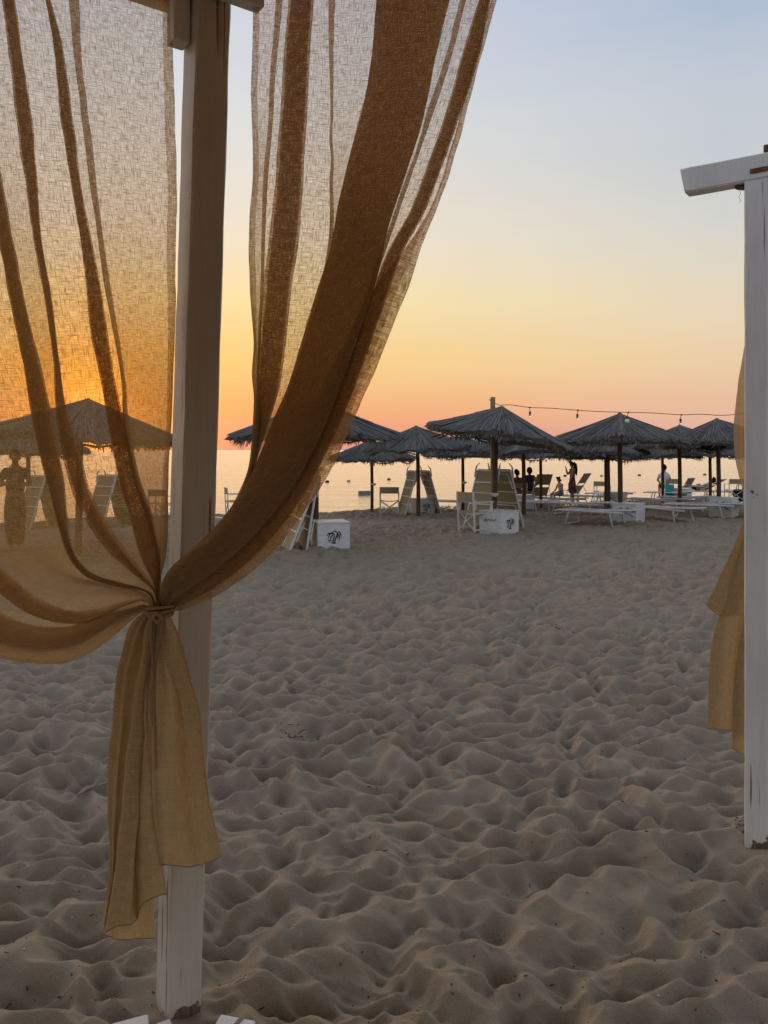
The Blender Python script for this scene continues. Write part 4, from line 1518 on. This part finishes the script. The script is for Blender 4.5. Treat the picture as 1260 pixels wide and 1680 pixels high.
def box_parts(variant):
    root = empty('storage_box', (0, 0, 0))
    w, h = 0.56, 0.44
    MB().box((0, 0, 0.02), (w, w, 0.20), None, 0.005).box((0, 0, 0.1225), (w - 0.008, w - 0.008, 0.008)).box((0, 0, 0.283), (w, w, 0.316), None, 0.005).build('body', M['box'], root)
    MB().box((0, 0, h + 0.012), (w + 0.02, w + 0.02, 0.022), None, 0.004).build('lid', M['box'], root)
    if variant in ('front', 'both', 'small'):
        lg = MB()
        if variant == 'small':
            strokes_palm(lg, -0.02, 0.22, 0.14, -w / 2 - 0.003)
        else:
            strokes_palm(lg, -0.01, 0.20, 0.30, -w / 2 - 0.003)
        lg.build('palm_mark', M['ink'], root)
    if variant in ('both', 'side'):
        sg = MB()
        pts = resample([(0.16, 0.27), (0.10, 0.24), (0.13, 0.30), (0.05, 0.27), (0.02, 0.30), (-0.02, 0.26), (-0.06, 0.30), (-0.10, 0.27), (-0.16, 0.33)] if variant == 'both' else
                       [(0.18, 0.30), (0.08, 0.36), (0.0, 0.32), (-0.08, 0.37), (-0.16, 0.30), (-0.02, 0.27), (0.1, 0.24), (-0.12, 0.22), (-0.2, 0.16)], 26)
        for i in range(25):
            d = pts[i + 1] - pts[i]
            nrm = np.array([-d[1], d[0]]) / (np.hypot(*d) + 1e-6) * (0.007 if variant == 'both' else 0.010)
            sg.add([(-w / 2 - 0.003, q[0], q[1]) for q in (pts[i] - nrm, pts[i + 1] - nrm, pts[i + 1] + nrm, pts[i] + nrm)], [(0, 1, 2, 3)])
        sg.build('script_mark', M['ink'], root)
    return root


BOXES = {k: box_parts(k) for k in ('front', 'both', 'small', 'side', 'plain')}
GB = 'white storage boxes at the parasol poles'
boxes = [
    ('front', 521, 905, 17, 'nearest white storage box, palm mark on its front, right of the sweeping curtain'),
    ('front', 685, 846, 22, 'white storage box with palm mark inside the A shaped lounger pair'),
    ('both', 822, 880, 42, 'white storage box at the tilted parasol pole, palm mark and scribbled line on it'),
    ('small', 611, 833, 8, 'small looking white box behind the director chairs with a tiny dark mark'),
    ('plain', 757, 838, 12, 'plain white box right of the lone parasol pole, behind the front director chair'),
    ('side', 862, 838, 50, 'white box behind the tilted parasol lounger, in front of the seated men'),
    ('side', 1013, 831, 38, 'white box by the paired parasol poles, dark mark on its left face'),
    ('side', 1044, 862, 52, 'white box at the foot of the bulb parasol pole, looped mark on its left face'),
    ('side', 1127, 822, 50, 'small white box right of the person in the white shirt'),
    ('side', 1201, 849, 50, 'white box left of the right pergola post, looped mark on its left face'),
]
for (k, px, py, phi, lab) in boxes:
    place(BOXES[k], G(px, py) + Euler((0, 0, R(phi))).to_matrix() @ Vector((0.28, 0.28, 0)), R(phi), lab, 'storage box', GB, dz=0.02)


# ------------------------------------------------------------------ director chairs
def chair_parts():
    root = empty('director_chair', (0, 0, 0))
    w, d = 0.54, 0.44        # faces -y
    r = 0.016
    for s in (-1, 1):
        x = s * w / 2
        MB().box((x, -d / 2, 0.31), (0.030, 0.030, 0.66), None, 0.003).build('leg', M['frame'], root)
        MB().box((x, d / 2, 0.41), (0.030, 0.030, 0.88), Euler((R(-3), 0, 0)), 0.003).build('leg', M['frame'], root)
        MB().box((x, -0.01, 0.652), (0.050, d + 0.06, 0.024), None, 0.004).build('armrest', M['frame'], root)
        MB().box((x, 0, 0.10), (0.024, d - 0.032, 0.030), None, 0.003).build('rail', M['frame'], root)
        MB().box((x, 0, 0.43), (0.024, d - 0.032, 0.030), None, 0.003).build('rail', M['frame'], root)
    for y in (-d / 2 + 0.035, d / 2 - 0.035):
        br = MB()
        br.tube([(-w / 2 + 0.01, y, 0.06), (w / 2 - 0.01, y, 0.43)], 0.012, 6)
        br.tube([(-w / 2 + 0.01, y + 0.026, 0.43), (w / 2 - 0.01, y + 0.026, 0.06)], 0.012, 6)
        br.build('cross_brace', M['frame'], root)
    g = [[(-w / 2 + w * i / 10, -d / 2 + 0.02 + (d - 0.04) * j / 6, 0.452 - 0.035 * math.sin(math.pi * i / 10)) for i in range(11)] for j in range(7)]
    MB().sheet(g).build('seat', M['canvas'], root)
    g = [[(-w / 2 - 0.012 + (w + 0.024) * i / 10, d / 2 + 0.025 + 0.03 * math.sin(math.pi * i / 10), 0.66 + 0.19 * j / 4) for i in range(11)] for j in range(5)]
    MB().sheet(g).build('backrest', M['canvas'], root)
    return root


CHAIR = chair_parts()
GC = 'director chairs on the beach'
chairs = [
    (639, 846, 178, 'white director chair with pale back, empty, left of the A shaped lounger pair'),
    (595, 836, 200, 'director chair farther back at the water edge, left of the small marked box'),
    (779, 875, 120, 'front director chair turned sideways, directly left of the tilted parasol box'),
    (384, 846, 110, 'director chair between the left post and the sweeping curtain'),
    (988, 824, 150, 'small far director chair left of the paired parasol poles'),
    (1204, 822, 178, 'director chair nearest the right curtain, black bag on it'),
    (1098, 821, 185, 'director chair holding the person in the white shirt'),
    (849, 832, 185, 'director chair holding the man at the left of the bathers'),
    (812, 833, 160, 'director chair half hidden behind the front A shaped loungers, by the water'),
    (264, 850, 170, 'pale director chair seen through the left curtain beside the post'),
]
CH = {}
for (px, py, rz, lab) in chairs:
    CH[px] = place(CHAIR, G(px, py), R(rz), lab, 'chair', GC)


# ------------------------------------------------------------------ people
def skin_mesh(name, verts, edges, root, mat, parent, sub=2):
    """verts: [(x, y, z, radius)]"""
    me = bpy.data.meshes.new(name + '_cage')
    me.from_pydata([v[:3] for v in verts], edges, [])
    tmp = bpy.data.objects.new(name + '_cage', me)
    COL.objects.link(tmp)
    sm = tmp.modifiers.new('Skin', 'SKIN')
    sm.use_smooth_shade = True
    sm.branch_smoothing = 0.3
    for i, v in enumerate(verts):
        sv = me.skin_vertices[0].data[i]
        rr = v[3]
        sv.radius = rr if isinstance(rr, tuple) else (rr, rr)
        sv.use_root = (i == root)
    ss_ = tmp.modifiers.new('Subsurf', 'SUBSURF')
    ss_.levels = sub
    ss_.render_levels = sub
    dg = bpy.context.evaluated_depsgraph_get()
    nm = bpy.data.meshes.new_from_object(tmp.evaluated_get(dg))
    nm.name = name
    nm.materials.clear()
    nm.materials.append(mat)
    bpy.data.objects.remove(tmp)
    o = bpy.data.objects.new(name, nm)
    COL.objects.link(o)
    link_child(o, parent)
    return o


def lerp3(a, b, t):
    return tuple(a[i] + (b[i] - a[i]) * t for i in range(3))


def person(loc, rz, label, J, skin, clothes, hair, scale=1.0, rot=None):
    """J: joints in local space, person faces -y. keys pelvis belly chest neck head shoulder/elbow/wrist/hip/knee/ankle/toe for l and r"""
    root = empty('person', loc)
    root.rotation_euler = rot if rot is not None else (0, 0, rz)
    root.scale = (scale,) * 3
    tag(root, label, 'person')
    V, E = [], []

    def add(p, r, frm=None):
        V.append((p[0], p[1], p[2], r))
        if frm is not None:
            E.append((frm, len(V) - 1))
        return len(V) - 1
    pel = add(J['pelvis'], (0.135, 0.105))
    bel = add(J['belly'], (0.120, 0.095), pel)
    che = add(J['chest'], (0.140, 0.105), bel)
    nb = add(lerp3(J['chest'], J['neck'], 0.75), (0.085, 0.070), che)
    nk = add(J['neck'], 0.050, nb)
    hd = Vector(J['head'])
    up = (hd - Vector(J['neck'])).normalized()
    fw = Vector(J.get('face', (0, -1, 0)))
    ja = add(hd - up * 0.055 + fw * 0.018, (0.062, 0.070), nk)
    mi = add(hd + up * 0.015 + fw * 0.004, (0.075, 0.090), ja)
    tp = add(hd + up * 0.080 - fw * 0.008, (0.060, 0.072), mi)
    nose = add(hd - up * 0.015 + fw * 0.088, 0.013, mi)
    for sd in ('l', 'r'):
        sg = 1 if sd == 'l' else -1
        sh = add(J['shoulder_' + sd], 0.062, che)
        up_ = add(lerp3(J['shoulder_' + sd], J['elbow_' + sd], 0.45), 0.047, sh)
        el = add(J['elbow_' + sd], 0.040, up_)
        fa = add(lerp3(J['elbow_' + sd], J['wrist_' + sd], 0.4), 0.039, el)
        wr = add(J['wrist_' + sd], 0.026, fa)
        dv = (Vector(J['wrist_' + sd]) - Vector(J['elbow_' + sd])).normalized()
        side = dv.cross(Vector((0.3, 1, 0.2))).normalized()
        pm = add(Vector(J['wrist_' + sd]) + dv * 0.055, (0.030, 0.022), wr)
        base = Vector(J['wrist_' + sd]) + dv * 0.085
        curl = dv.cross(side).normalized()
        for k, ln in enumerate((0.060, 0.072, 0.068, 0.052)):
            off = side * (0.027 - 0.018 * k)
            a1 = add(base + off + dv * ln * 0.45, 0.0095, pm)
            add(base + off + dv * ln * 0.85 + curl * ln * 0.4, 0.007, a1)
        t1 = add(Vector(J['wrist_' + sd]) + dv * 0.05 + side * 0.045, 0.011, pm)
        add(Vector(J['wrist_' + sd]) + dv * 0.085 + side * 0.055 + curl * 0.01, 0.008, t1)
        hp_ = add(J['hip_' + sd], 0.095, pel)
        th_ = add(lerp3(J['hip_' + sd], J['knee_' + sd], 0.5), 0.075, hp_)
        kn = add(J['knee_' + sd], 0.055, th_)
        cf = add(lerp3(J['knee_' + sd], J['ankle_' + sd], 0.35), 0.055, kn)
        an = add(J['ankle_' + sd], 0.036, cf)
        add(J['toe_' + sd], (0.036, 0.022), an)
    body = skin_mesh('body', V, E, pel, skin, root)
    for (nm, chain, mat) in clothes:
        v2, e2 = [], []
        nodes = {}
        for c in chain:
            last = None
            for (key, p, r) in c:
                if key in nodes:
                    idx = nodes[key]
                else:
                    v2.append((p[0], p[1], p[2], r))
                    idx = len(v2) - 1
                    nodes[key] = idx
                if last is not None and (last, idx) not in e2:
                    e2.append((last, idx))
                last = idx
        skin_mesh(nm, v2, e2, 0, mat, root)
    hm = MB()
    # hair cap
    n1, n2 = 16, 12
    side = up.cross(fw).normalized()
    back = -fw
    grid = []
    for i in range(n2 + 1):
        row = []
        for j in range(n1 + 1):
            ph = 2 * math.pi * j / n1
            th = (math.pi * (0.56 + 0.16 * math.cos(ph))) * i / n2
            d = up * math.cos(th) + (back * math.cos(ph) + side * math.sin(ph)) * math.sin(th)
            rr = Vector((d.dot(side) * 0.094, d.dot(back) * 0.116, d.dot(up) * 0.124))
            row.append(tuple(hd + up * 0.012 + side * rr.x + back * (rr.y + 0.006) + up * rr.z))
        grid.append(row)
    hm.sheet(grid)
    if hair == 'pony':
        hm.tube([hd + back * 0.07 + up * 0.07, hd + back * 0.125 - up * 0.0, hd + back * 0.12 - up * 0.14, hd + back * 0.11 - up * 0.28, hd + back * 0.11 - up * 0.42], [0.05, 0.070, 0.075, 0.06, 0.02], 10)
    elif hair == 'bun':
        hm.tube([hd + up * 0.09 + back * 0.06, hd + up * 0.13 + back * 0.08, hd + up * 0.15 + back * 0.09], [0.04, 0.045, 0.02], 10)
    hm.build('hair', M['hair'], root)
    return root


def stand_joints(h=1.0):
    return dict(pelvis=(0, 0, .93), belly=(0, 0, 1.08), chest=(0, .01, 1.27), neck=(0, .0, 1.44), head=(0, -.02, 1.56),
                shoulder_l=(.17, .01, 1.37), elbow_l=(.21, .03, 1.10), wrist_l=(.20, -.06, .86),
                shoulder_r=(-.17, .01, 1.37), elbow_r=(-.21, .03, 1.10), wrist_r=(-.20, -.06, .86),
                hip_l=(.09, 0, .88), knee_l=(.10, -.01, .49), ankle_l=(.10, .03, .08), toe_l=(.11, -.12, .03),
                hip_r=(-.09, 0, .88), knee_r=(-.10, -.03, .49), ankle_r=(-.10, .0, .08), toe_r=(-.11, -.15, .03))


def sit_joints(seat=0.45, lean=0.0, leg=0.42):
    z = seat + 0.10
    return dict(pelvis=(0, 0, z), belly=(0, -.01 + lean * .3, z + .15), chest=(0, -.02 + lean * .7, z + .34), neck=(0, -.05 + lean, z + .51), head=(0, -.08 + lean, z + .63),
                shoulder_l=(.17, -.02 + lean * .8, z + .43), elbow_l=(.22, -.12 + lean * .5, z + .18), wrist_l=(.14, -.30, z + .10),
                shoulder_r=(-.17, -.02 + lean * .8, z + .43), elbow_r=(-.22, -.12 + lean * .5, z + .18), wrist_r=(-.14, -.30, z + .10),
                hip_l=(.09, -.03, z - .02), knee_l=(.13, -.44, z), ankle_l=(.13, -.46, max(.07, z - leg)), toe_l=(.14, -.60, max(.03, z - leg - .05)),
                hip_r=(-.09, -.03, z - .02), knee_r=(-.13, -.44, z), ankle_r=(-.13, -.50, max(.07, z - leg)), toe_r=(-.14, -.64, max(.03, z - leg - .05)))


def top_chain(J, r=0.018, sleeves=True, low=True):
    ch = [[('che', J['chest'], (0.140 + r, 0.105 + r)), ('bel', J['belly'], (0.122 + r, 0.097 + r)), ('pel', lerp3(J['belly'], J['pelvis'], 1.0 if low else 0.3), (0.135 + r, 0.105 + r))],
          [('che', J['chest'], 0), ('nb', lerp3(J['chest'], J['neck'], 0.6), (0.098 + r, 0.078 + r))]]
    if sleeves:
        for s in 'lr':
            ch.append([('che', J['chest'], 0), ('s' + s, J['shoulder_' + s], 0.064 + r), ('e' + s, lerp3(J['shoulder_' + s], J['elbow_' + s], 0.6), 0.050 + r)])
    return ch


def shorts_chain(J, k=0.6, r=0.02):
    ch = [[('pel', J['pelvis'], (0.138 + r, 0.108 + r)), ('bel', lerp3(J['pelvis'], J['belly'], 0.4), (0.128 + r, 0.10 + r))]]
    for s in 'lr':
        ch.append([('pel', J['pelvis'], 0), ('h' + s, J['hip_' + s], 0.098 + r), ('k' + s, lerp3(J['hip_' + s], J['knee_' + s], k), 0.072 + r)])
    return ch


# standing woman, in profile to the left, one hand at her mouth
J = stand_joints()
J.update(elbow_r=(-.20, -.15, 1.17), wrist_r=(-.08, -.22, 1.38), elbow_l=(.20, -.02, 1.11), wrist_l=(.16, -.12, .90))
dress = [[('che', J['chest'], (0.150, 0.112)), ('bel', J['belly'], (0.125, 0.105)), ('pel', J['pelvis'], (0.165, 0.135)), ('a', (0, -.01, .70), (0.185, 0.165)), ('b', (0, .01, .42), (0.20, 0.20))],
         [('che', J['chest'], 0), ('nb', lerp3(J['chest'], J['neck'], 0.5), (0.10, 0.085))]]
pw = G(939, 829)
person(pw, R(-96), 'standing woman in a patterned brown dress, ponytail, hand raised to her mouth', J, M['skin_tan'], [('dress', dress, M['dress'])], 'pony', 0.93)
# child, bare back, sitting on the lounger
J = sit_joints(0.40, -0.06, 0.40)
pc = G(921, 828)
person(pc, R(-70), 'seated child with bare back and blue shorts left of the standing woman', J, M['skin'], [('shorts', shorts_chain(J), M['shorts'])], 'bun', 0.80)
# man in the dark vest
J = sit_joints(0.44, -0.03)
pm_ = G(869, 832)
person(pm_, R(172), 'seated man in a dark vest seen from behind, left of the raised pale lounger', J, M['skin'], [('vest', top_chain(J, 0.018, False), M['tank']), ('shorts', shorts_chain(J), M['dark'])], 'short', 1.06)
# man in the chair
J = sit_joints(0.45, 0.0)
person(G(849, 832), R(185), 'seated man in a rust shirt in a director chair, leftmost of the bathers', J, M['skin_tan'], [('shirt', top_chain(J), M['redshirt']), ('shorts', shorts_chain(J), M['shorts'])], 'short', 1.0)
# person in a white shirt
J = sit_joints(0.45, -0.02)
J.update(shoulder_l=(.15, -.04, .93), shoulder_r=(-.15, -.04, .93))
person(G(1090, 821), R(165), 'seated dark haired person in a loose white shirt facing the sea', J, M['skin'], [('shirt', top_chain(J, 0.03), M['shirt']), ('shorts', shorts_chain(J), M['dark'])], 'short', 1.08)
# reclining person
J = dict(pelvis=(0, 0, .43), belly=(0, .14, .47), chest=(0, .32, .57), neck=(0, .47, .67), head=(0, .56, .76), face=(0, -.6, .8),
         shoulder_l=(.17, .40, .62), elbow_l=(.24, .20, .50), wrist_l=(.12, .02, .56), shoulder_r=(-.17, .40, .62), elbow_r=(-.24, .20, .50), wrist_r=(-.12, .02, .56),
         hip_l=(.09, -.03, .42), knee_l=(.11, -.40, .56), ankle_l=(.11, -.76, .40), toe_l=(.11, -.86, .50), hip_r=(-.09, -.03, .42), knee_r=(-.10, -.42, .44), ankle_r=(-.10, -.82, .39), toe_r=(-.10, -.90, .50))
r4 = REC[1146]
pr_ = Vector(r4.location)
person(pr_ + Vector((0.03, 0, 0)), r4.rotation_euler[2] - math.pi / 2, 'person in white lying on the half reclined lounger at the right', J, M['skin_tan'], [('shirt', top_chain(J, 0.02), M['shirt']), ('shorts', shorts_chain(J), M['dark'])], 'short', 1.0)
# person behind the left curtain
J = stand_joints()
J.update(shoulder_l=(.155, .01, 1.325), shoulder_r=(-.155, .01, 1.325), ankle_l=(.06, .03, .08), toe_l=(.08, -.12, .03), ankle_r=(-.06, .0, .08), toe_r=(-.08, -.15, .03), knee_l=(.075, -.01, .49), knee_r=(-.075, -.03, .49), elbow_l=(.235, -.04, 1.09), wrist_l=(.03, -.20, 1.12), elbow_r=(-.235, -.04, 1.08), wrist_r=(-.02, -.24, 1.17))
pants = shorts_chain(J, 1.0)
for s in 'lr':
    pants.append([('k' + s, J['knee_' + s], 0.095), ('a' + s, J['ankle_' + s], 0.08)])
person(GY(25, 13.0), R(20), 'person standing in dark clothes behind the sheer left curtain', J, M['skin_tan'], [('shirt', top_chain(J, 0.045), M['tank']), ('trousers', pants, M['dark'])], 'short', 1.02)

# ------------------------------------------------------------------ small things
# ashtray bowls on the poles
bowl = MB()
bowl.lathe([(0.02, 0.0), (0.055, 0.012), (0.075, 0.055), (0.078, 0.075), (0.070, 0.075), (0.062, 0.05), (0.01, 0.02)], 16)
bowl_me = None
for (px, py, Y, lab) in ((812, 815, 15.76, 'white ashtray bowl fixed to the tilted parasol pole'), (613, 797, 23.8, 'tiny white ashtray bowl on the pole between the director chairs'),
                         (762, 794, 24.1, 'tiny white ashtray bowl on the lone water edge parasol pole')):
    p = at(px, py, Y)
    if bowl_me is None:
        bo = bowl.build('ashtray', M['box'])
        bowl_me = bo.data
    else:
        bo = bpy.data.objects.new('ashtray', bowl_me)
        COL.objects.link(bo)
    bo.location = p
    tag(bo, lab, 'ashtray', 'ashtray bowls on the parasol poles')

# floats on the sea
fm = {}
for k, mat in (('o', M['buoy_o']), ('w', M['buoy_w']), ('d', M['dark'])):
    b = MB()
    b.lathe([(0.01, -0.10), (0.09, -0.07), (0.125, 0.0), (0.12, 0.08), (0.08, 0.12), (0.02, 0.13), (0.005, 0.135)], 16)
    fm[k] = b
labs = {537: 'dark swimming buoy nearest the sweeping curtain', 572: 'pale swimming buoy left of the parasol pole above the chairs', 638: 'small orange brown buoy right of that pole', 786: 'small buoy between the lone parasol pole and the tilted one',
        927: 'tiny buoy left of the standing woman', 987: 'tiny pale buoy left of the paired poles', 1049: 'tiny orange brown buoy right of the bulb parasol pole', 1156: 'tiny buoy right of the raised lounger near the right curtain'}
for (px, py, k) in ((537, 790, 'd'), (572, 789, 'w'), (638, 786, 'o'), (786, 782, 'o'), (927, 780, 'd'), (987, 780, 'w'), (1049, 779, 'o'), (1156, 778, 'o')):
    Y = (EYE + 0.28) * F / (py + 1.5 - HZ)
    p = at(px, py, Y)
    o = fm[k].build('buoy', {'o': M['buoy_o'], 'w': M['buoy_w'], 'd': M['dark']}[k])
    o.location = (p.x, p.y, -0.28)
    tag(o, labs[px], 'buoy', 'buoys floating offshore')


# turquoise towel hanging from the white shirt person's chair
tw = MB()
g = []
pt = G(1094, 821)
for i in range(9):
    g.append([(pt.x - 0.16 + 0.30 * j / 8 + 0.02 * math.sin(i * 1.3), pt.y - 0.34 + 0.02 * math.sin(j * 2.0 + i * 0.4), pt.z + 0.64 - 0.60 * i / 8) for j in range(9)])
tw.sheet(g)
o = tw.build('towel', M['teal'])
sm = o.modifiers.new('Solidify', 'SOLIDIFY')
sm.thickness = 0.012
tag(o, 'turquoise towel hanging by the person in the white shirt', 'towel')
# black bag by the last chair
bb = MB()
pb_ = G(1204, 821)
bb.box((0, 0, 0.24), (0.42, 0.24, 0.44), None, 0.07)
bb.tube([(-0.12, 0, 0.44), (-0.10, 0, 0.62), (0.10, 0, 0.62), (0.12, 0, 0.44)], 0.014, 6)
o = bb.build('bag', M['dark'])
o.location = pb_ + Vector((0.02, -0.42, 0))
tag(o, 'black bag slumped in front of the chair by the right curtain', 'bag')
# green plant
gp = MB()
rd = random.Random(3)
for i in range(60):
    a = rd.uniform(0, 6.28)
    l = rd.uniform(0.10, 0.24)
    e = rd.uniform(0.4, 1.3)
    d = Vector((math.cos(a) * math.cos(e), math.sin(a) * math.cos(e), math.sin(e)))
    s_ = d.cross(Vector((0, 0, 1))).normalized() * rd.uniform(0.012, 0.022)
    b0 = Vector((rd.uniform(-.05, .05), rd.uniform(-.05, .05), 0))
    gp.add([b0, b0 + d * l * .5 + s_, b0 + d * l + Vector((0, 0, -0.04)), b0 + d * l * .5 - s_], [(0, 1, 2, 3)])
o = gp.build('beach_plant', M['leaf'])
o.location = G(1171, 847)
tag(o, 'small green plant growing in the sand under the lounger', 'plant')
# driftwood stick
ds = MB()
a, b = G(124, 1311), G(176, 1290)
for p in (a, b):
    p.z = surf(p.x, p.y) + 0.012
ds.tube([a, a.lerp(b, 0.4) + Vector((0, 0, 0.008)), b], [0.004, 0.008, 0.006], 7)
ds.tube([a.lerp(b, 0.45), a.lerp(b, 0.45) + Vector((0.03, 0.035, 0.02))], [0.004, 0.002], 5)
o = ds.build('driftwood_stick', M['drift'])
tag(o, 'bleached driftwood stick half buried left of the curtain tail', 'stick')
# dark weed clumps
for (px, py, n, w, lab) in ((495, 1204, 60, 0.14, 'dark scrap of dry weed on the sand right of the left post'), (912, 1036, 46, 0.16, 'dark scrap of dry weed on the open sand in the middle distance'), (1215, 1360, 26, 0.10, 'dark plant scraps at the foot of the right post')):
    c = G(px, py)
    w_ = MB()
    for i in range(n):
        x, y = c.x + random.gauss(0, w * .5), c.y + random.gauss(0, w * .35)
        z = surf(x, y)
        a = random.uniform(0, 6.28)
        l = random.uniform(0.008, 0.035)
        w_.tube([(x, y, z), (x + math.cos(a) * l, y + math.sin(a) * l, z + random.uniform(0, .012))], random.uniform(.0012, .003), 4)
    o = w_.build('weed_scrap', M['weed'])
    tag(o, lab, 'weed')
# twigs, bark crumbs and shell bits strewn over the near sand
lt, lsh = MB(), MB()
for i in range(520):
    py = 1000 + 690 * (random.random() ** 0.8)
    px = random.uniform(-150, 1400)
    p = G(px, py)
    z = surf(p.x, p.y)
    a = random.uniform(0, 6.28)
    if random.random() < 0.80:
        l = random.choice([0.003, 0.004, 0.006, 0.008, 0.014, 0.022]) * random.uniform(.6, 1.3)
        lt.tube([(p.x, p.y, z + .001), (p.x + math.cos(a) * l, p.y + math.sin(a) * l, z + .003)], random.uniform(.0010, .0026), 4)
    else:
        r = random.uniform(.0016, .0042)
        lsh.lathe([(.0003, -r * .5), (r, 0), (r * .6, r * .6), (.0003, r * .8)], 7, (p.x, p.y, z + r * .3))
o = lt.build('twig_litter', M['weed'])
tag(o, 'tiny dark twigs and crumbs strewn over the sand', 'litter', kind='stuff')
o = lsh.build('shell_litter', M['shell'])
tag(o, 'tiny pale shell bits strewn over the sand', 'shells', kind='stuff')
